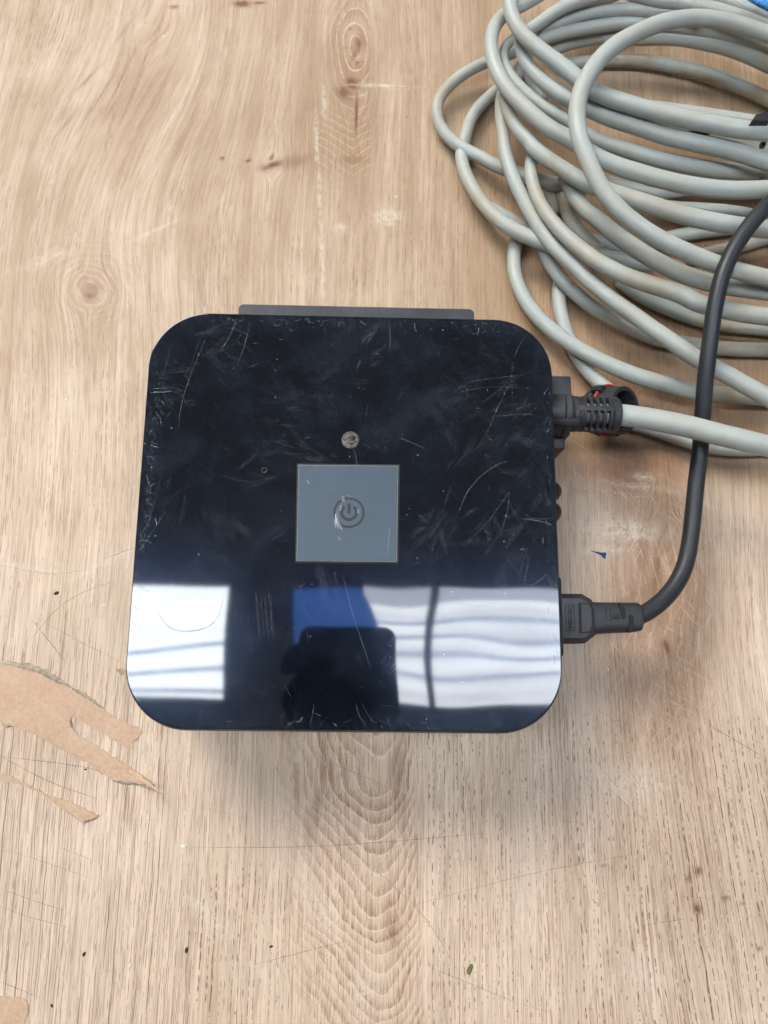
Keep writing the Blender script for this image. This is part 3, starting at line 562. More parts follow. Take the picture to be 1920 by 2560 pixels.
# screw in the lid
sc = at(757, 951, H); r = 19.5 * pxm
fr = Matrix.Translation((sc.x, sc.y, H)) @ Matrix.Rotation(-math.pi / 2, 4, 'Y')   # local x -> +z
M_METAL = plain('worn steel', (0.11, 0.10, 0.088), 0.45, 1.0, var=0.5, scale=700, bump=0.6); M_METAL2 = plain('dark worn steel', (0.055, 0.05, 0.045), 0.45, 1.0, var=0.6, scale=600, bump=0.9)
scw = crease(link('screw', lathe([(-0.001, r * 1.02), (0.00020, r * 1.02), (0.00045, r * 0.97), (0.00045, r * 0.88), (0.00005, r * 0.82), (0.00005, r * 0.02)], fr, 36), [M_METAL], boxo), 30)
bm = bmesh.new(); bmesh.ops.create_uvsphere(bm, u_segments=18, v_segments=10, radius=1)
for v in bm.verts: v.co *= 1 + 0.25 * math.sin(v.co.x * 5 + v.co.y * 7)
bm.transform(Matrix.Translation((sc.x - r * 0.05, sc.y + r * 0.05, H + 0.00006)) @ Matrix.Diagonal((r * 0.62, r * 0.55, 0.0004, 1))); link('screw_socket', bm, M_METAL2, scw)
bm = prism([(sc.x + r * a, sc.y + r * b) for a, b in ((-0.75, 0.02), (-0.3, -0.32), (0.2, -0.36), (0.72, -0.05), (0.66, 0.04), (0.15, -0.22), (-0.3, -0.18))], H + 0.0002, H + 0.0005, 0.0001); link('screw_slot', bm, M_METAL, scw, False)
dm = at(571, 1016, H); link('dimple', arc_bm(dm.x, dm.y, 4.5 * pxm, 7 * pxm, 0, 360, H, H + 0.00012, 24), M_BLACK, lid)

# tab behind the box
tz = H - 0.012; a, b = at(516, 657, tz), at(1024, 668, tz); tabw = (b - a).length; tm = (a + b) / 2
bm = prism(rrect(tabw / 2, 0.011, 0.0028, 6, 0, -0.011), -0.006, 0.0, 0.0006)
bm.transform(Matrix.Translation((tm.x, tm.y, tz)) @ Matrix.Rotation(math.atan2(b.y - a.y, b.x - a.x), 4, 'Z')); crease(link('mounting_tab', bm, M_TAB, boxo), 40)

# right side of the box: mains socket frame, two knobs
ya, yb = at(1210, 1246, 0.05).y, at(1210, 1420, 0.05).y
xe = at(1215, 1330, 0.052).x
bm = box_bm((LX - 0.004, yb, 0.014), (xe, ya, 0.054), 0.0022, 3); crease(link('socket_frame', bm, M_TAB, boxo), 40)
for py in (1062, 1107):
    k = at(1204, py, 0.045); bm = bmesh.new(); bmesh.ops.create_uvsphere(bm, u_segments=20, v_segments=12, radius=1)
    bm.transform(Matrix.Translation((LX - 0.0005, k.y, 0.045)) @ Matrix.Diagonal((at(1213, py, 0.045).x - LX + 0.0005, 0.0072, 0.008, 1))); link('side_knob', bm, M_BLACK, boxo)

# ------------------------------------------------------------------ grey cable: coil, lead and ribbed plug
def cable_mat(name, dirt):
    t = NT(name); o = t.obj(); n = t.noise(o, 26, 4, 0.6); n2 = t.noise(o, 180, 4, 0.65); n3 = t.noise(o, 1500, 2)
    d = t.math('ADD', t.rng(n, 0.38, 0.72, 0.0, 0.9), t.math('MULTIPLY', t.math('SUBTRACT', n2, 0.5), 0.45), clamp=True)
    c = t.mix(t.math('MULTIPLY', d, dirt), (0.375, 0.404, 0.380), (0.325, 0.270, 0.180)); sp = t.rng(n2, 0.64, 0.74, 0, 0.30); c = t.mix(t.math('MULTIPLY', sp, dirt), c, (0.26, 0.19, 0.13))
    g = t.rng(n3, 0.3, 0.7, 0.96, 1.04, False); c = t.mix(1.0, c, t.xyz(g, g, g), 'MULTIPLY'); t.bump(n2, 0.08, 0.0004)
    return t.set(color=c, rough=t.rng(n, 0.3, 0.7, 0.36, 0.52), spec=0.4)
M_CAB = [cable_mat('grey sheath clean', 0.45), cable_mat('grey sheath dusty', 0.8), cable_mat('grey sheath stained', 1.3)]
Z1 = (1060, 0); Z2 = (1480, 0); Z3 = (1060, 340); Z4 = (1480, 340); Z5 = (1240, 640); Z6 = (1480, 740)
def strand(parts, z, w, step=0.003):
    P = []
    for org, pts in parts:
        for x, y in pts: P.append(((org[0] + x / 3.77) / K, (org[1] + y / 3.77) / K))
    n = len(P); rows = []
    L = [0.0]
    for a, b in zip(P, P[1:]): L.append(L[-1] + math.dist(a, b))
    zz = np.interp(np.array(L) / L[-1], np.linspace(0, 1, len(z)), z); ww = np.interp(np.array(L) / L[-1], np.linspace(0, 1, len(w)), w)
    for (x, y), zc, wp in zip(P, zz, ww):
        p = at(x, y, zc); rr = 1.10 * wp * depth(p) / F / 2; rows.append((p.x, p.y, p.z, rr))
    def ext(a, b, d=0.05):                                         # carry on past the frame
        v = np.array(a) - np.array(b); v[:3] *= d / max(1e-6, np.linalg.norm(v[:3])); v[3] = 0; v[2] *= 0.3; return tuple(np.array(a) + v)
    if P[-1][0] > 1625: rows.append(ext(rows[-1], rows[-2]))
    if P[0][0] > 1625 or P[0][1] < 0: rows.insert(0, ext(rows[0], rows[1]))
    if P[-1][1] < 0: rows.append(ext(rows[-1], rows[-2]))
    return tube_me('loop', rows, 16, step)
ST = [
 # parts, z along, width px along, dirt
 ([(Z2, [(1659, 330), (1400, 240), (1150, 182), (900, 172), (650, 215), (420, 310), (220, 425), (80, 550)]), (Z1, [(1560, 690), (1500, 800), (1458, 930), (1442, 1060), (1450, 1200), (1480, 1340)]), (Z4, [(-40, 215), (30, 380), (120, 540), (260, 700), (420, 830), (600, 950), (800, 1055), (1000, 1140), (1250, 1235), (1500, 1305), (1659, 1345)])], (.060, .068, .070, .066, .056), (35, 37, 40, 39, 40, 39), 0),
 ([(Z1, [(800, -25), (820, 120), (880, 260), (980, 375), (1120, 490), (1280, 605), (1430, 725)]), (Z2, [(20, 865), (200, 935), (400, 1000), (620, 1062), (850, 1115), (1100, 1165), (1400, 1220), (1659, 1245)])], (.050, .054, .056, .058), (32, 35, 38, 39, 40), 1),
 ([(Z1, [(900, 380), (925, 520), (1000, 645), (1120, 770), (1250, 870), (1390, 945)]), (Z2, [(20, 1050), (200, 1125), (420, 1190), (700, 1280), (1000, 1350), (1300, 1415)]), (Z4, [(1500, 195), (1659, 245)])], (.040, .045, .048, .046), (26, 34, 37, 40, 40), 0),
 ([(Z1, [(870, 355), (800, 395), (745, 470), (742, 560), (780, 665), (860, 775), (980, 890), (1120, 1000), (1260, 1085), (1380, 1145)]), (Z4, [(0, 20), (250, 105), (500, 185), (800, 255), (1100, 310), (1400, 340), (1659, 358)])], (.030, .034, .038, .036, .030), (22, 26, 33, 36, 36), 0),
 ([(Z1, [(1080, -35), (960, 30), (850, 85), (750, 140), (680, 215), (640, 325), (632, 450), (660, 590), (715, 730), (800, 855), (920, 985), (1080, 1130), (1240, 1245), (1400, 1325)]), (Z4, [(50, 200), (250, 285), (450, 350), (700, 420), (1000, 480), (1300, 510), (1659, 505)])], (.034, .042, .047, .050, .048, .044), (29, 32, 36, 39, 40, 40), 0),
 ([(Z1, [(755, 905), (775, 1000), (830, 1130), (905, 1245), (1020, 1350)]), (Z3, [(1010, 95), (1150, 205), (1300, 312), (1450, 405)]), (Z4, [(-20, 465), (110, 500), (250, 550), (400, 600), (600, 665), (850, 740), (1100, 800), (1350, 845), (1659, 880)])], (.032, .038, .044, .046, .044), (28, 35, 39, 41, 41), 1),
 ([(Z1, [(745, 860), (728, 940), (724, 1030), (732, 1150), (758, 1330)]), (Z3, [(750, 90), (790, 255), (850, 420), (925, 580), (1010, 740), (1095, 880), (1200, 1020), (1320, 1140), (1460, 1260)]), (Z5, [(800, 170), (950, 300), (1110, 425), (1300, 555), (1500, 700)]), (Z6, [(600, 330), (800, 465), (1000, 600), (1200, 700), (1400, 815), (1659, 960)])], (.024, .024, .026, .030, .036, .040, .040), (28, 30, 33, 34, 37, 40, 41), 0),
 ([(Z3, [(1040, 150), (1012, 230), (1005, 340), (1025, 460), (1075, 600), (1155, 735), (1270, 880), (1420, 1020), (1560, 1120)]), (Z4, [(0, 1155), (150, 1235), (350, 1330), (600, 1415), (850, 1490)]), (Z6, [(1000, 70), (1150, 105), (1400, 160), (1659, 195)])], (.026, .034, .044, .048, .046), (28, 32, 38, 41, 41), 1),
 ([(Z3, [(1330, 380), (1362, 460), (1398, 535), (1460, 625), (1560, 735)]), (Z4, [(0, 745), (150, 870), (300, 985), (480, 1105), (650, 1205), (850, 1295), (1050, 1365), (1200, 1405), (1500, 1450), (1659, 1472)])], (.028, .038, .044, .044), (34, 39, 40, 39), 0),
 ([(Z3, [(1300, 490), (1312, 580), (1345, 700), (1420, 850), (1530, 980), (1660, 1080)])], (.008, .012, .012), (32, 34), 2),
 ([(Z3, [(1190, 500), (1195, 600), (1230, 740)])], (.006, .008), (26, 28), 1),
 ([(Z1, [(960, 430), (900, 465), (820, 505), (700, 550), (560, 602), (400, 680), (265, 780), (165, 890), (118, 1010), (122, 1120), (180, 1240), (300, 1360), (430, 1435), (560, 1490)]), (Z3, [(620, 255), (740, 302), (900, 355), (1100, 420), (1340, 470), (1520, 500)])], (.020, .012, .008, .008, .012, .014, .010), (26, 26, 27, 29, 32, 34), 1),
 ([(Z2, [(-330, 610), (-180, 600), (0, 580), (160, 565), (330, 565), (520, 580), (800, 630), (1000, 672), (1250, 752), (1500, 860), (1659, 935)])], (.006, .006, .008), (27, 29, 30), 2),
 ([(Z1, [(720, 820), (605, 920), (505, 1020), (432, 1140), (392, 1280)]), (Z3, [(365, 90), (348, 170), (370, 295), (425, 435), (525, 600), (645, 735), (780, 845), (930, 925), (1080, 990), (1200, 1040), (1330, 1080)])], (.006, .006, .012, .020, .022), (26, 28, 31, 34, 35), 1),
 ([(Z4, [(-80, 1080), (100, 1125), (300, 1175), (520, 1215), (640, 1200)])], (.012, .010), (32, 33), 1),
 ([(Z3, [(560, 640), (680, 700), (800, 770), (930, 840), (1080, 910)])], (.005, .005), (24, 26), 1),
 ([(Z5, [(420, -130), (455, -20), (510, 80), (610, 215), (755, 355), (950, 510), (1150, 618), (1350, 715)]), (Z6, [(620, 410), (850, 445), (1050, 475), (1300, 500), (1659, 510)])], (.014, .013, .008, .006, .006), (30, 33, 33, 33), 2),
 ([(Z3, [(905, 890), (870, 980), (856, 1050), (845, 1130), (848, 1260)]), (Z5, [(185, 220), (245, 360), (345, 520), (485, 665), (660, 800), (860, 920), (1100, 1040), (1350, 1140), (1600, 1205)]), (Z6, [(900, 885), (1150, 925), (1400, 945), (1659, 960)])], (.006, .012, .018, .016, .010), (30, 33, 37, 38, 38), 1),
 ([(Z5, [(600, 230), (592, 330), (592, 420), (612, 560), (660, 720), (735, 890), (820, 1040), (920, 1150), (1010, 1225), (1100, 1300)])], (.005, .005, .006, .012), (31, 33, 33), 0),
 ([(Z1, [(960, 300), (1080, 225), (1180, 150), (1300, 72), (1450, 10), (1570, -30)])], (.036, .042), (28, 30), 0),
 ([(Z1, [(1060, 300), (1250, 228), (1400, 165), (1560, 120)]), (Z2, [(150, 100), (350, 92), (560, 105), (800, 140), (1050, 185)])], (.030, .034, .036), (26, 32, 33), 0),
 ([(Z1, [(1440, 90), (1580, 45)]), (Z2, [(80, 15), (190, -25)])], (.020, .020), (20, 22), 0),
 ([(Z1, [(1030, 410), (1150, 362), (1300, 310), (1500, 272)]), (Z2, [(150, 232), (350, 212), (600, 215), (900, 255), (1150, 300), (1350, 350), (1500, 400), (1659, 470)])], (.028, .030, .024), (27, 30, 31), 0),
 ([(Z1, [(1120, 490), (1250, 450), (1400, 395), (1560, 360)]), (Z2, [(130, 340), (300, 345), (450, 355), (650, 345), (850, 355), (1050, 392), (1300, 452), (1500, 530), (1659, 605)])], (.018, .022, .020), (30, 33, 36, 35), 1),
 ([(Z2, [(380, -60), (600, 0), (820, 22), (1000, 60), (1250, 120), (1450, 185), (1659, 270)])], (.040, .044), (32, 34), 0),
 ([(Z2, [(1080, -40), (1250, 5), (1450, 72), (1659, 155)])], (.044, .046), (34, 35), 0),
 ([(Z2, [(550, 1010), (850, 1050), (1100, 1085), (1400, 1130), (1659, 1170)])], (.044, .042), (29, 30), 0),
 ([(Z2, [(380, 1120), (600, 1190), (800, 1245), (1050, 1300), (1300, 1345), (1659, 1400)])], (.020, .022), (32, 33), 1),
 ([(Z4, [(120, 430), (350, 490), (550, 535), (800, 520), (980, 490)])], (.012, .010), (30, 30), 1),
 ([(Z4, [(330, 250), (600, 305), (800, 345), (1000, 390), (1300, 405), (1659, 390)])], (.014, .012), (28, 30), 0),
 ([(Z4, [(600, 650), (800, 680), (1000, 690), (1250, 710), (1480, 745), (1600, 790)])], (.006, .006), (30, 31), 0),
 ([(Z4, [(560, 1010), (800, 945), (1000, 908), (1280, 875), (1400, 850)])], (.006, .006), (31, 31), 1),
 ([(Z4, [(900, 1150), (1150, 1098), (1350, 1050), (1659, 960)])], (.006, .006), (31, 31), 1),
 ([(Z6, [(260, -150), (420, -30), (600, 65), (800, 148), (1000, 215), (1200, 262), (1659, 310)])], (.006, .006), (34, 34), 2),
 ([(Z4, [(-120, 940), (0, 985), (150, 1020), (330, 1080)])], (.006, .006), (30, 30), 2),
 ([(Z1, [(955, 500), (990, 700), (1040, 820), (1120, 950)])], (.008, .010), (30, 32), 0),
 ([(Z1, [(945, 500), (905, 620), (860, 760)])], (.008, .008), (28, 28), 0),
 ([(Z6, [(330, 1190), (600, 1265), (900, 1370), (1150, 1430), (1400, 1450), (1659, 1440)])], (.007, .007), (31, 31), 0),
]
cable = thing('grey_cable', 'pale grey cable in a loose coil, its ribbed black plug in the box', 'cable', tuple(at(1500, 500, 0.0)))
cinv = Matrix.Translation(-cable.location)
def cadd(name, bm, mat, parent=None, cr=None):
    bm.transform(cinv); o = link(name, bm, mat, parent or cable); return crease(o, cr) if cr else o
for parts, z, w, d in ST: cadd('loop', strand(parts, z, w), M_CAB[d])

ZP = 0.046                                                     # axis height of the ribbed plug
pa = at(1196, 893, ZP); pb = at(1342, 897, ZP); pa = Vector((LX, pa.y, ZP)); axis = (pb - pa).normalized(); fp = frame_x(pa, axis); PL = (pb - pa).length
t1 = lambda px: (at(px, 895, ZP + 0.006) - pa).dot(axis)
# square flange and coupling body
def wing(px1, py0, py1, z0, z1):
    bm = box_bm((LX + 0.0006, at(1210, py1, z1).y, z0), (at(px1, py0, z1).x, at(1210, py0, z1).y, z1), 0.0010); return bm
cadd('plug_flange', wing(1234, 811, 862, .026, .0560), M_PLUG, None, 40); cadd('plug_flange', wing(1220, 925, 969, .010, .040), M_PLUG, None, 40)
cadd('plug_flange', wing(1231, 905, 940, .020, .044), M_PLUG, None, 40)
cadd('plug_body', lathe([(0.001, 0.0125), (t1(1215), 0.0128), (t1(1217), 0.0118), (t1(1219), 0.0127), (t1(1230), 0.0127), (t1(1234), 0.0118), (t1(1236), 0.0096), (t1(1262), 0.0092)], fp, 44), M_PLUG, None, 30)
for ang in (38, 150, 210):
    m = fp @ Matrix.Rotation(math.radians(ang), 4, 'X')
    bm = box_bm((0.002, -0.0018, 0.0105), (t1(1246), 0.0018, 0.0146), 0.0006); bm.transform(m); cadd('key_ridge', bm, M_PLUG, None, 40)
# strain relief: rings, bars and end collar round the sheath
RS = 0.0099
sr = bmesh.new()
def add_to(dst, src):
    me = bpy.data.meshes.new('t'); bmesh.ops.recalc_face_normals(src, faces=src.faces); src.to_mesh(me); src.free(); dst.from_mesh(me); bpy.data.meshes.remove(me)
def ring_bm(u0, u1, ri, ro, n=40):
    b = (u1 - u0) * 0.25
    prof = [(u0, ri), (u0, ro - b), (u0 + b, ro), (u1 - b, ro), (u1, ro - b), (u1, ri)]
    bm = bmesh.new(); R = [[bm.verts.new(fp @ Vector((u, r * math.cos(2 * math.pi * k / n), r * math.sin(2 * math.pi * k / n)))) for k in range(n)] for u, r in prof]
    for a, b2 in zip(R, R[1:] + R[:1]):
        for i in range(n): bm.faces.new((a[i], a[(i + 1) % n], b2[(i + 1) % n], b2[i]))
    return bm
u0, u1 = t1(1252), t1(1322); pitch = (u1 - u0) / 5
for k in range(5):
    o_ = cadd('relief_ring', ring_bm(u0 + pitch * k + pitch * 0.52, u0 + pitch * (k + 1), 0.0072, RS), M_PLUG, None, 35)
cadd('relief_collar', ring_bm(u1, t1(1342), 0.0056, RS * 1.01), M_PLUG, None, 35)
cadd('relief_neck', ring_bm(t1(1236), u0 + pitch * 0.12, 0.0056, RS * 1.0), M_PLUG, None, 35)
for ang in (2, 92, 182, 272):
    bm = box_bm((u0 - 0.001, -0.0015, 0.0070), (u1 + 0.001, 0.0015, 0.0098), 0.0003); bm.transform(fp @ Matrix.Rotation(math.radians(-ang), 4, 'X')); cadd('relief_bar', bm, M_PLUG, None, 35)
bm = arc_bm(0, 0, 0.0010, 0.0015, 0, 360, 0, 0.0002, 20); bm.transform(fp @ Matrix.Translation((t1(1333), 0, RS * 1.01 - 0.0001))); cadd('mould_mark', bm, M_PLUG)
# lead from the plug to the right
def wr(px, py, z, w):
    p = at(px, py, z); return (p.x, p.y, p.z, w * (1.08 if w > 47 else 1.0) * depth(p) / F / 2)
p0 = pa + axis * t1(1262); lead = [(p0.x, p0.y, p0.z, 0.0060), (*(pa + axis * t1(1318)), 0.0060)] + [wr(*a) for a in ((1340, 897, ZP, 49), (1400, 905, .048, 51), (1480, 920, .052, 52), (1560, 939, .056, 51), (1659, 963, .056, 50), (1760, 990, .05, 50))]
cadd('lead', tube_me('lead', lead, 24), M_CAB[0])

# ------------------------------------------------------------------ loose coupling collar on the table
col = thing('coupling_collar', 'loose round black collar with red seal under the ribbed plug', 'collar', tuple(at(1310, 900, 0)))
oc = at(1350, 886, 0.0285); ax = Vector((math.cos(math.radians(55)) * 0.985, -0.22, math.sin(math.radians(52)))).normalized(); fc = frame_x(oc, ax); kinv = Matrix.Translation(-col.location)
RC = 0.0140
def kadd(name, bm, mat, parent=None, cr=30): bm.transform(kinv); return crease(link(name, bm, mat, parent or col), cr)
kadd('sleeve', lathe([(-0.0215, 0.004), (-0.0215, RC * 0.97), (-0.0125, RC * 0.97), (-0.0120, RC * 1.0), (-0.0015, RC * 1.0), (-0.0004, RC * 0.985), (0.0, RC * 0.95), (0.0, RC * 0.82), (-0.001, RC * 0.78), (-0.018, RC * 0.74), (-0.0182, 0.0005)], fc, 48), M_PLUG)
M_RED = plain('red rubber', (0.30, 0.024, 0.016), 0.45, var=0.1)
def torus_bm(f, u, R, r, n=48, m=10):
    rings = [[f @ Vector((u + r * math.sin(b), (R + r * math.cos(b)) * math.cos(a), (R + r * math.cos(b)) * math.sin(a))) for b in np.arange(m) * 2 * math.pi / m] for a in np.arange(n) * 2 * math.pi / n]
    bm = bmesh.new(); V = [[bm.verts.new(p) for p in r_] for r_ in rings]
    for i in range(n):
        for j in range(m): bm.faces.new((V[i][j], V[(i + 1) % n][j], V[(i + 1) % n][(j + 1) % m], V[i][(j + 1) % m]))
    return bm
kadd('red_seal', torus_bm(fc, -0.0115, RC * 1.05, 0.0011), M_RED)
kadd('rear_rim', torus_bm(fc, -0.0165, RC * 0.98, 0.0013), M_PLUG)
for ang in (62, 152, -118, -28):
    bm = box_bm((-0.0165, -0.0028, RC * 0.85), (-0.0090, 0.0028, RC * 1.18), 0.0008); bm.transform(fc @ Matrix.Rotation(math.radians(ang), 4, 'X')); kadd('lug', bm, M_BLACK, None, 40)

# ------------------------------------------------------------------ mains cord
cord = thing('power_cord', 'thin black mains cord plugged into the side of the box', 'power cord', tuple(at(1400, 1330, 0)))
pinv = Matrix.Translation(-cord.location)
def padd(name, bm, mat, parent=None, cr=40):
    bm.transform(pinv); o = link(name, bm, mat, parent or cord); return crease(o, cr) if cr else o
ZC = 0.0365; HT = 0.0095
def q6(x, y, z): p = at((1340 + x / 4.608) / K, (1420 + y / 4.608) / K, z); return (p.x, p.y)
ZT = ZC + HT
body_out = [q6(300, 300, ZC + .004), q6(520, 300, ZC + .004), q6(630, 365, ZC + .004), q6(688, 455, ZC + .004), q6(712, 650, ZC + .004), q6(680, 770, ZC + .004), q6(560, 868, ZC + .004), q6(300, 878, ZC + .004)]
bx = [p[0] for p in body_out]; by = [p[1] for p in body_out]; body_out[0] = (LX - 0.002, body_out[0][1]); body_out[-1] = (LX - 0.002, body_out[-1][1])
top_out = [(LX - 0.002, q6(300, 340, ZT)[1]), q6(520, 343, ZT), q6(610, 395, ZT), q6(660, 470, ZT), q6(680, 640, ZT), q6(655, 745, ZT), q6(560, 812, ZT), (LX - 0.002, q6(300, 815, ZT)[1])]
pc = (sum(p[0] for p in top_out) / 8, sum(p[1] for p in top_out) / 8)
grow = lambda P, s: [(pc[0] + (x - pc[0]) * s, pc[1] + (y - pc[1]) * s) for x, y in P]
rings = [[(x, y, z) for x, y in P][::-1] for P, z in ((grow(top_out, .96), ZC - HT), (top_out, ZC - HT + .0008), (body_out, ZC - .005), (body_out, ZC + .005), (top_out, ZT - .0008), (grow(top_out, .97), ZT))]
padd('plug', loft(rings), M_CORD if False else M_PLUG, None, 25)
M_PRINT = plain('dark emboss', (0.004, 0.004, 0.005), 0.7)
def flat(outline_zoom, z0, z1, mat, name, bevel=0.0): return padd(name, prism([q6(x, y, z1) for x, y in outline_zoom][::-1], z0, z1, bevel), mat)
# finger window: dark recess with a raised D inside
flat([(485, 402), (612, 400), (668, 470), (680, 660), (640, 752), (498, 756)], ZT - .0006, ZT + .00012, M_PRINT, 'window_recess')
flat([(522, 418), (600, 418), (636, 470), (646, 660), (612, 728), (530, 736)], ZT - .0006, ZT + .00030, M_PLUG, 'window_pad', 0.0002)
# lettering frame and lettering
fo = [(334, 428), (436, 424), (452, 722), (352, 728)]; fi = [(341, 437), (430, 433), (445, 713), (358, 719)]
bm = bmesh.new(); zf = ZT + .00018
A = [bm.verts.new((*q6(x, y, zf), zf)) for x, y in fo]; B = [bm.verts.new((*q6(x, y, zf), zf)) for x, y in fi]
for i in range(4): bm.faces.new((A[i], A[(i + 1) % 4], B[(i + 1) % 4], B[i]))
r_ = bmesh.ops.extrude_face_region(bm, geom=bm.faces[:]); bmesh.ops.translate(bm, verts=[v for v in r_['geom'] if isinstance(v, bmesh.types.BMVert)], vec=(0, 0, -0.0003)); padd('letter_frame', bm, M_PRINT)
fcv = bpy.data.curves.new('lettering', 'FONT'); fcv.body = 'WJC-201'; fcv.size = 0.01; fcv.align_x = 'CENTER'; fcv.align_y = 'CENTER'; fcv.extrude = 0.00014; fcv.offset = 0.00035
fo_ = bpy.data.objects.new('lettering', fcv); COL.objects.link(fo_); bpy.context.view_layer.update()
me = bpy.data.meshes.new_from_object(fo_); COL.objects.unlink(fo_); bpy.data.objects.remove(fo_)
co = np.empty(len(me.vertices) * 3); me.vertices.foreach_get('co', co); co = co.reshape(-1, 3); ext = np.ptp(co, axis=0)
p_lo, p_hi = Vector((*q6(400, 700, zf), zf)), Vector((*q6(388, 448, zf), zf)); wdt = (Vector((*q6(425, 575, zf), 0)) - Vector((*q6(365, 575, zf), 0))).length
d = (p_hi - p_lo); bm = bmesh.new(); bm.from_mesh(me); bm.transform(Matrix.Translation((p_lo + p_hi) / 2) @ Matrix.Rotation(math.atan2(d.y, d.x), 4, 'Z') @ Matrix.Diagonal((d.length / ext[0], wdt / ext[1], 1, 1)))
padd('lettering', bm, M_PRINT)
# neck with bend slots
fn0 = Vector((*q6(650, 580, ZC), ZC)); fn1 = Vector((*q6(1190, 568, ZC), ZC)); fn = frame_x(fn0, fn1 - fn0); NL = (fn1 - fn0).length
def sup(u, hy, hz, n=28, e=0.55): return [fn @ Vector((u, hy * math.copysign(abs(math.cos(a)) ** e, math.cos(a)), hz * math.copysign(abs(math.sin(a)) ** e, math.sin(a)))) for a in np.arange(n) * 2 * math.pi / n]
padd('plug_neck', loft([sup(-0.002, .0088, .0082), sup(NL * .1, .0084, .0078), sup(NL * .9, .0078, .0072), sup(NL * .97, .0074, .0068), sup(NL, .0064, .0058)]), M_PLUG, None, 30)
ZN = ZC + .0077
for pts in ([(955, 400), (985, 405), (1032, 480), (1030, 580), (1010, 592), (985, 560), (970, 480)], [(1075, 545), (1100, 532), (1122, 560), (1130, 640), (1105, 742), (1060, 742), (1075, 660)]): flat(pts, ZN - .003, ZN + .0002, M_GAP, 'bend_slot', 0.0)
ctr = Vector((*q6(922, 572, ZN), ZN)); padd('pin_mark', arc_bm(ctr.x, ctr.y, 0.0001, 0.0009, 0, 360, ZN - .001, ZN + .0002, 20), M_GAP)
padd('pin_ring', arc_bm(ctr.x, ctr.y, 0.0016, 0.0019, -30, 210, ZN - .001, ZN + .00025, 20), M_PRINT)
uu = [(803, 470), (806, 580), (820, 605), (845, 605), (858, 580), (856, 475)]
for k, (a, b) in enumerate(zip(uu, uu[1:])):
    va, vb = Vector((*q6(*a, ZN), 0)), Vector((*q6(*b, ZN), 0)); nn = Vector((-(vb - va).y, (vb - va).x, 0)).normalized() * .00012
    if k == 0: ubm = bmesh.new()
    prism([tuple((va - nn)[:2]), tuple((vb - nn)[:2]), tuple((vb + nn)[:2]), tuple((va + nn)[:2])], ZN - .001, ZN + .00022, bm=ubm)
padd('mould_line', ubm, M_PRINT)
pts = [(fn1.x - 0.004, fn1.y, fn1.z, 0.0047)] + [wr(*a) for a in ((1384, 1331, ZC, 46), (1405, 1318, .036, 45), (1430, 1299, .034, 44), (1456, 1268, .032, 43), (1477, 1228, .031, 42), (1489, 1180, .031, 41), (1496, 1120, .031, 41), (1503, 1050, .032, 41), (1511, 970, .034, 40), (1517, 900, .042, 40), (1525, 820, .052, 40), (1534, 740, .058, 40), (1545, 660, .062, 40), (1562, 590, .065, 40), (1590, 530, .067, 40), (1625, 480, .068, 41), (1659, 443, .068, 42), (1720, 390, .06, 42))]
padd('cord', tube_me('cord', pts, 22), M_CORD, None, None)

# ------------------------------------------------------------------ cable ties, blue strap
M_TIE = plain('black nylon', (0.016, 0.017, 0.017), 0.4)
def tie(label, blocks):
    o = thing('cable_tie', label, 'cable tie', tuple(at(blocks[0][1][0][0], blocks[0][1][0][1], 0.0)), 'black cable ties round the grey coil')
    inv = Matrix.Translation(-o.location)
    for nm, poly, z, th in blocks:
        P = [at(x, y, z) for x, y in poly]; bm = prism([(p.x, p.y) for p in P][::-1], z - th, z, 0.0005); bm.transform(inv); link(nm, bm, M_TIE, o, False)
z2 = lambda x, y: ((1480 + x / 3.77) / K, (y / 3.77) / K)
z4 = lambda x, y: ((1480 + x / 3.77) / K, (340 + y / 3.77) / K)
tie('square-headed black cable tie beside the uppermost coil strands', [('head', [z2(1510, 1135), z2(1545, 1080), z2(1640, 1055), z2(1680, 1140)], .067, .009), ('strap', [z2(1640, 1070), z2(1720, 1080), z2(1720, 1150), z2(1655, 1140)], .065, .003), ('tail', [z2(1600, 1330), z2(1640, 1330), z2(1640, 1370), z2(1598, 1380)], .050, .003)])
tie('flat black tie strap showing between two coil strands', [('strap', [z2(845, 1272), z2(900, 1240), z2(1000, 1225), z2(1110, 1260), z2(960, 1300)], .052, .002), ('strap', [z2(880, 1290), z2(1000, 1290), z2(980, 1330), z2(900, 1320)], .033, .002)])
tie('black tie end poking out beside the lower coil strands', [('strap', [z4(1600, 375), z4(1640, 375), z4(1640, 420), z4(1595, 420)], .046, .003), ('tail', [z4(1640, 590), z4(1700, 590), z4(1700, 625), z4(1650, 620)], .02, .003)])
t = NT('blue woven strap'); d_, dc_ = t.vor(t.obj(), 700); n_ = t.noise(t.obj(), 300, 3); M_BLUE = t.set(color=t.mix(t.rng(d_, 0.1, 0.6), (0.02, 0.10, 0.42), (0.05, 0.28, 0.62)), rough=0.6)
z_ = .062; P = [at(*z2(x, y), z_) for x, y in ((1480, -30), (1600, -90), (1800, 20), (1740, 110), (1600, 40))]
c0 = sum(P, Vector()) / len(P); bm = prism([(p.x - c0.x, p.y - c0.y) for p in P][::-1], -0.0025, 0, 0.0008)
o = link('blue_strap', bm, M_BLUE); o.location = (c0.x, c0.y, z_); tag(o, 'blue woven strap end on top of the grey coil', 'strap')

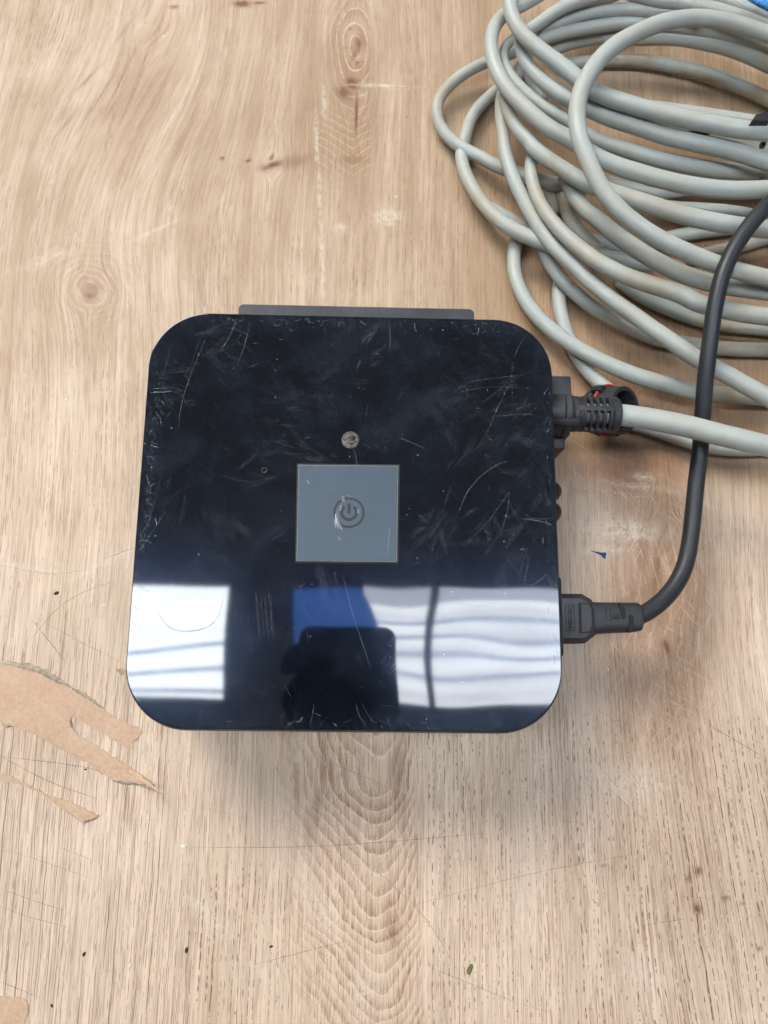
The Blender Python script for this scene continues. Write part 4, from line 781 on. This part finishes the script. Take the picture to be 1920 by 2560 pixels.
# ------------------------------------------------------------------ torn paper scraps stuck to the table
def paper_mat():
    t = NT('torn kraft paper'); o = t.obj(); n = t.noise(o, 70, 5, 0.65); n2 = t.noise(o, 420, 4, 0.7); n3 = t.noise(o, 220, 3)
    c = t.mix(t.rng(n, 0.35, 0.68), (0.57, 0.385, 0.272), (0.59, 0.43, 0.30)); f = t.rng(n2, 0.3, 0.7, 0.88, 1.08, False); c = t.mix(1.0, c, t.xyz(f, f, f), 'MULTIPLY')
    c = t.mix(t.rng(n3, 0.68, 0.78, 0, 0.5), c, (0.47, 0.30, 0.21)); t.bump(t.math('ADD', n2, n3), 0.55, 0.0006); return t.set(color=c, rough=0.85, spec=0.2)
M_PAPER = paper_mat(); M_GLUED = plain('dirty glue edge', (0.38, 0.31, 0.23), 0.8, var=0.4, scale=500, dust=0.5, dustcol=(0.44, 0.36, 0.26))
M_FIBRE = scratch_mat('paper fibre', (0.50, 0.38, 0.28), 0.9)
pz = lambda x, y: (x / 3.318 / K, (1600 + y / 3.318) / K)
def rough_line(P, amp=2.0, step=5):
    out = []
    for a, b in zip(P, P[1:] + P[:1]):
        n = max(1, int(math.dist(a, b) / step))
        for k in range(n): out.append((a[0] + (b[0] - a[0]) * k / n + (random.gauss(0, amp) if k else 0), a[1] + (b[1] - a[1]) * k / n + (random.gauss(0, amp) if k else 0)))
    return out
def scrap(label, poly, lift=None, glue=None, th=0.00042, amp=1.5):
    P = [at(x, y, 0.0) for x, y in rough_line(poly, amp, 3.5)]; c = sum(P, Vector()) / len(P)
    o = thing('paper_scrap', label, 'paper scrap', (c.x, c.y, 0), 'torn brown paper scraps stuck to the table')
    bm = bmesh.new(); vs = [bm.verts.new((p.x - c.x, p.y - c.y, th)) for p in P]; f = bm.faces.new(vs); f.normal_update()
    tr = bmesh.ops.triangulate(bm, faces=[f], ngon_method='EAR_CLIP'); bmesh.ops.subdivide_edges(bm, edges=[e for e in bm.edges if e.calc_length() > 0.012], cuts=3, use_grid_fill=True)
    bmesh.ops.triangulate(bm, faces=bm.faces[:])
    for v in bm.verts:
        x, y = v.co.x + c.x, v.co.y + c.y; v.co.z += 0.00016 * (math.sin(x * 420) * math.sin(y * 510) + 1) * 0.5
        if lift:
            L = at(*lift[0]); r = math.hypot(x - L.x, y - L.y); v.co.z += lift[1] * max(0, 1 - r / lift[2]) ** 2
    r_ = bmesh.ops.extrude_face_region(bm, geom=bm.faces[:]); bmesh.ops.translate(bm, verts=[v for v in r_['geom'] if isinstance(v, bmesh.types.BMVert)], vec=(0, 0, -th * 0.85))
    link('sheet', bm, M_PAPER, o, False)
    for g, wd in (glue or []):
        Q = curve_px(g, 0.0003, 26, 0.6); bm = bmesh.new(); prev = None
        for i, p in enumerate(Q):
            tdir = Q[min(i + 1, len(Q) - 1)] - Q[max(i - 1, 0)]; s = Vector((-tdir.y, tdir.x, 0)).normalized() * wd * random.uniform(0.35, 1.0) * (0.3 + min(1, 3 * min(i, len(Q) - 1 - i) / len(Q)))
            a, b = bm.verts.new((p.x - c.x + s.x, p.y - c.y + s.y, 0.00015)), bm.verts.new((p.x - c.x - s.x, p.y - c.y - s.y, 0.0002)); m_ = bm.verts.new((p.x - c.x, p.y - c.y, 0.0005 + random.uniform(0, .0005)))
            if prev: bm.faces.new((prev[0], prev[2], m_, a)); bm.faces.new((prev[2], prev[1], b, m_))
            prev = (a, b, m_)
        link('torn_edge', bm, M_GLUED, o, False)
    fib = []                                                       # loose fibres at the torn rim
    for i in range(0, len(P), 3):
        p, q = P[i], P[(i + 1) % len(P)]; nrm = Vector(((q - p).y, -(q - p).x, 0)).normalized() * random.choice((1, 1, -1)); L = random.uniform(.0006, .0022); m_ = p + nrm * L * .5 + Vector((random.gauss(0, .0003), random.gauss(0, .0003), 0)); e_ = p + nrm * L + Vector((random.gauss(0, .0005), random.gauss(0, .0005), 0))
        fib.append(([Vector((v.x - c.x, v.y - c.y, th + .0001)) for v in (p, m_, e_)], random.uniform(.00012, .0003), .8))
    ribbons('fibres', fib, M_FIBRE, o)
    return o
scrap('large forked brown paper scrap torn to a curled point', [pz(*p) for p in ((-260, 150), (0, 190), (120, 215), (250, 250), (330, 280), (430, 335), (530, 380), (620, 430), (760, 520), (860, 575), (960, 640), (1080, 700), (1180, 750), (1150, 810), (1110, 840), (1105, 910), (1085, 905), (960, 840), (850, 770), (720, 700), (640, 645), (600, 640), (578, 690), (600, 740), (680, 800), (780, 860), (900, 940), (1030, 1020), (1150, 1100), (1270, 1180), (1370, 1250), (1378, 1275), (1330, 1235), (1260, 1195), (1100, 1180), (980, 1170), (900, 1145), (820, 1090), (700, 1010), (540, 920), (420, 860), (300, 790), (180, 740), (110, 710), (60, 700), (0, 660), (-260, 560))],
      (pz(1340, 1245), 0.008, 0.022), [([pz(-100, 165), pz(60, 195), pz(220, 228), pz(340, 262), pz(440, 315), pz(590, 390)], .0024), ([pz(590, 395), pz(720, 470), pz(860, 570)], .0012), ([pz(585, 660), pz(590, 720), pz(650, 790)], .0014), ([pz(0, 660), pz(40, 700), pz(100, 715)], .0018), ([pz(930, 1165), pz(1050, 1185), pz(1200, 1195), pz(1290, 1205)], .0012)])
scrap('narrow brown paper strip with a crumpled square end', [pz(*p) for p in ((-200, 1040), (0, 1090), (110, 1130), (200, 1185), (300, 1235), (440, 1300), (540, 1325), (680, 1385), (790, 1440), (820, 1465), (780, 1480), (690, 1512), (600, 1455), (480, 1375), (380, 1300), (280, 1240), (160, 1195), (0, 1160), (-200, 1110))], (pz(690, 1500), 0.0015, 0.01), [([pz(770, 1490), pz(800, 1460), pz(825, 1455)], .001)])
scrap('square brown paper corner at the lower left table edge', [(-60, 2146), (0, 2150), (30, 2153), (58, 2160), (62, 2180), (52, 2212), (48, 2290), (-60, 2290), (-60, 2150)])
scrap('small dark paper sliver poking out at the rounded box corner', [pz(*p) for p in ((955, 232), (1035, 236), (1120, 250), (1120, 330), (1035, 298), (985, 265))], (pz(960, 235), 0.002, 0.008), None).children[0].data.materials[0] = M_GLUED

# ------------------------------------------------------------------ crumbs, thread, ink fleck
def crumb(name, label, cat, px, py, L, w, ang, mat, hgt=0.0006, group=None):
    p = at(px, py, 0); bm = bmesh.new(); bmesh.ops.create_icosphere(bm, subdivisions=2, radius=1)
    for v in bm.verts: v.co *= 1 + random.uniform(-0.22, 0.22)
    bm.transform(Matrix.Rotation(math.radians(ang), 4, 'Z') @ Matrix.Diagonal((L / 2, w / 2, hgt / 2, 1))); o = link(name, bm, mat); o.location = (p.x, p.y, hgt * 0.42); return tag(o, label, cat, group)
M_LEAF = plain('dry green leaf', (0.13, 0.15, 0.055), 0.7); M_WHITE = plain('white chip', (0.78, 0.76, 0.70), 0.6); M_DK = plain('dark crumb', (0.035, 0.024, 0.018), 0.7); M_INK = plain('blue ink', (0.008, 0.012, 0.16), 0.6, dust=0.2, dustcol=(0.06, 0.09, 0.5))
crumb('leaf_crumb', 'green leaf crumb on the pale wood below the box', 'crumb', 1015, 2094, .0052, .0026, 70, M_LEAF)
for i, (x, y, s, lab) in enumerate(((397, 1828, .0032, 'bright white chip on the wood below the box corner'), (312, 1808, .0014, 'tiny white chip near the torn paper point'), (282, 2085, .002, 'small white chip low on the wood, alone'))): crumb('white_chip', lab, 'chip', x, y, s, s * .7, 40 * i, M_WHITE, .0007, 'white chips on the table')
for i, (x, y, s, lab) in enumerate(((185, 1662 + 0, .0016, 'dark crumb on the wood beside the torn paper'), (182, 2061, .0026, 'dark seed-like crumb low on the striped wood'), (112, 2212 - 40, .0018, 'dark round crumb beside the paper corner'), (586, 2044, .0020, 'dark round crumb among the short wood pores'), (403, 2052, .0028, 'grey sliver crumb beside the chalky streak'), (1117, 2189 - 5, .001, 'tiny crumb at the lower wood scratch'), (122, 1281, .0032, 'dark flake on the wood left of the box'))): crumb('dark_crumb', lab, 'crumb', x, y, s, s * .6, 65 * i, M_DK, .0006, 'dark crumbs on the table')
ink = [at(x, y, 0) for x, y in ((1274, 1189), (1290, 1192), (1300, 1194), (1308, 1193), (1310, 1199), (1307, 1202), (1309, 1207), (1303, 1206), (1299, 1200), (1288, 1195))]; c0 = sum(ink, Vector()) / len(ink)
o = link('ink_fleck', prism([(p.x - c0.x, p.y - c0.y) for p in ink][::-1], 0.00005, 0.0004), M_INK, None, False); o.location = (c0.x, c0.y, 0); tag(o, 'deep blue ink fleck on the wood between the two plugs', 'fleck')
o = link('thread', tube_me('thread', [(*at(x, y, .0004), .00018) for x, y in ((1077, 1752), (1085, 1764), (1089, 1775), (1086, 1786), (1076, 1795))], 6, .001), plain('teal fibre', (0.12, 0.30, 0.34), 0.7)); tag(o, 'short teal thread curled on the wood below the box', 'thread')

# ------------------------------------------------------------------ photographer leaning over the table (seen only in the lid)
M_SHIRT = plain('dark jumper', (0.020, 0.022, 0.030), 0.85); M_SKIN = plain('skin', (0.30, 0.17, 0.115), 0.55, var=0.08, scale=90); M_CAP = plain('navy cap cloth', (0.02, 0.025, 0.05), 0.75, var=0.1); M_PHONE = plain('dark phone case', (0.016, 0.018, 0.024), 0.5); M_HAIR = plain('dark hair', (0.02, 0.016, 0.013), 0.7); M_EYE = plain('eye white', (0.5, 0.5, 0.5), 0.3)
cz = CAM[2]; x0, x1 = refl(642, 1440, cz).x - CAM[0], refl(858, 1440, cz).x - CAM[0]; yt = refl(750, 1347, cz).y - CAM[1]
MC = Matrix.Translation(Vector(CAM)) @ QC.to_matrix().to_4x4()
ph = thing('phone', 'dark phone held over the box, mirrored in the lid', 'phone', tuple(MC @ Vector((0, 0, 0.008)))); phi = Matrix.Translation(-ph.location)
def phadd(name, bm, m): bm.transform(phi @ MC); return crease(link(name, bm, m, ph), 40)
phw, phc = (x1 - x0) / 2, (x1 + x0) / 2
phadd('phone_body', prism([(x + phc, y + yt - 0.088) for x, y in rrect(phw, 0.088, 0.014, 8)], 0.0045, 0.0135, 0.0015), M_PHONE)
for dx_ in (-0.026, -0.050): phadd('camera_lens', prism([(dx_ + 0.007 * math.cos(a), -0.002 + 0.007 * math.sin(a)) for a in np.arange(24) * math.pi / 12], 0.0030, 0.0050, 0.0003), M_CORD)
hp = refl(730, 1540, 0.86); J = {}
hx, hy = hp.x, hp.y
hl = MC @ Vector((x0 - 0.006, yt - 0.125, 0.016)); hr = MC @ Vector((x1 + 0.006, yt - 0.125, 0.016))
sk = []                                                            # (name, parent, position, radius, region)
def jt(n, p, c, r, reg='shirt'): sk.append((n, p, Vector(c), r, reg))
jt('pelvis', None, (hx, hy - 0.52, 0.10), 0.135); jt('waist', 'pelvis', (hx, hy - 0.44, 0.30), 0.125); jt('chest', 'waist', (hx, hy - 0.30, 0.50), 0.135); jt('upper', 'chest', (hx, hy - 0.20, 0.62), 0.105)
jt('neck', 'upper', (hx, hy - 0.09, 0.74), 0.055, 'skin'); jt('skull', 'neck', (hx, hy - 0.02, 0.83), 0.070, 'skin'); jt('crown', 'skull', (hx, hy + 0.015, 0.90), 0.072, 'skin')
for sg, h in ((-1, hl), (1, hr)):
    jt(f'sh{sg}', 'upper', (hx + sg * 0.17, hy - 0.20, 0.60), 0.062); jt(f'el{sg}', f'sh{sg}', (hx + sg * 0.235, hy - 0.26, 0.35), 0.046); wv = h + Vector((sg * 0.030, -0.060, 0.012)); jt(f'wr{sg}', f'el{sg}', wv, 0.028, 'skin'); jt(f'pa{sg}', f'wr{sg}', h + Vector((sg * 0.022, -0.012, 0.012)), 0.024, 'skin')
    jt(f'hip{sg}', 'pelvis', (hx + sg * 0.10, hy - 0.53, 0.0), 0.098); jt(f'kn{sg}', f'hip{sg}', (hx + sg * 0.11, hy - 0.52, -0.38), 0.065); jt(f'an{sg}', f'kn{sg}', (hx + sg * 0.11, hy - 0.56, -0.77), 0.045); jt(f'toe{sg}', f'an{sg}', (hx + sg * 0.12, hy - 0.44, -0.80), 0.038)
    for k in range(4):                                             # fingers curl round the back of the phone
        b_ = h + Vector((sg * 0.016, 0.010 - 0.017 * k, 0.004)); L_ = (0.9, 1.0, 0.95, 0.78)[k]
        jt(f'f{sg}{k}a', f'pa{sg}', b_, 0.0085, 'skin'); jt(f'f{sg}{k}b', f'f{sg}{k}a', b_ + Vector((-sg * 0.004, 0.004, -0.020)) * L_, 0.0080, 'skin'); jt(f'f{sg}{k}c', f'f{sg}{k}b', b_ + Vector((-sg * 0.024, 0.007, -0.026)) * L_, 0.0068, 'skin')
    jt(f't{sg}a', f'pa{sg}', h + Vector((sg * 0.010, 0.012, 0.024)), 0.0100, 'skin'); jt(f't{sg}b', f't{sg}a', h + Vector((-sg * 0.010, 0.030, 0.024)), 0.0085, 'skin')
ids = {n: i for i, (n, *_r) in enumerate(sk)}
me = bpy.data.meshes.new('person'); me.from_pydata([tuple(v[2]) for v in sk], [(ids[v[1]], i) for i, v in enumerate(sk) if v[1]], [])
po = bpy.data.objects.new('person', me); COL.objects.link(po); po.modifiers.new('skin', 'SKIN'); po.modifiers.new('sub', 'SUBSURF').levels = 2
for i, v in enumerate(me.skin_vertices[0].data): v.radius = (sk[i][3], sk[i][3]); v.use_root = (i == 0)
bpy.context.view_layer.update(); dg = bpy.context.evaluated_depsgraph_get(); ev = bpy.data.meshes.new_from_object(po.evaluated_get(dg)); po.modifiers.clear(); po.data = ev
for m in (M_SHIRT, M_SKIN): ev.materials.append(m)
PV = np.array([tuple(v[2]) for v in sk]); PR = np.array([v[3] for v in sk])
for p in ev.polygons:
    d_ = np.linalg.norm(PV - np.array(p.center), axis=1) / PR; p.material_index = 1 if sk[int(d_.argmin())][4] == 'skin' else 0; p.use_smooth = True
tag(po, 'person in a dark cap and jumper leaning over the table, mirrored in the lid', 'person')
def pball(name, c, r, m, seg=20):
    bm = bmesh.new(); bmesh.ops.create_uvsphere(bm, u_segments=seg, v_segments=seg // 2, radius=1); bm.transform(Matrix.Translation(c) @ Matrix.Diagonal((*r, 1))); return link(name, bm, m, po)
hd = Vector((hx, hy, 0.86)); tl = Matrix.Rotation(math.radians(-52), 4, 'X')     # the face looks down at the phone
def onhead(v): return hd + (tl @ Vector(v))
bm = bmesh.new(); bmesh.ops.create_uvsphere(bm, u_segments=28, v_segments=16, radius=1); bmesh.ops.delete(bm, geom=[v for v in bm.verts if v.co.z < -0.05], context='VERTS')
bm.transform(Matrix.Translation(hd) @ tl @ Matrix.Translation((0, -0.005, 0.020)) @ Matrix.Diagonal((0.084, 0.100, 0.095, 1))); link('cap', bm, M_CAP, po)
bm = prism([(0.082 * math.cos(a), 0.075 + (0.090 * math.sin(a) if math.sin(a) > 0 else 0)) for a in np.linspace(0, math.pi, 20)], 0.012, 0.016); bm.transform(Matrix.Translation(hd) @ tl); link('cap_brim', bm, M_CAP, po)
pball('nose', onhead((0, 0.092, -0.030)), (0.013, 0.016, 0.018), M_SKIN)
for sg in (-1, 1): pball('eye', onhead((sg * 0.030, 0.074, -0.008)), (0.011, 0.010, 0.008), M_EYE); pball('ear', onhead((sg * 0.074, -0.005, -0.020)), (0.010, 0.020, 0.030), M_SKIN)
pball('mouth', onhead((0, 0.074, -0.062)), (0.024, 0.010, 0.006), plain('lips', (0.26, 0.09, 0.075), 0.5)); pball('hair', onhead((0, -0.050, -0.015)), (0.074, 0.055, 0.060), M_HAIR)
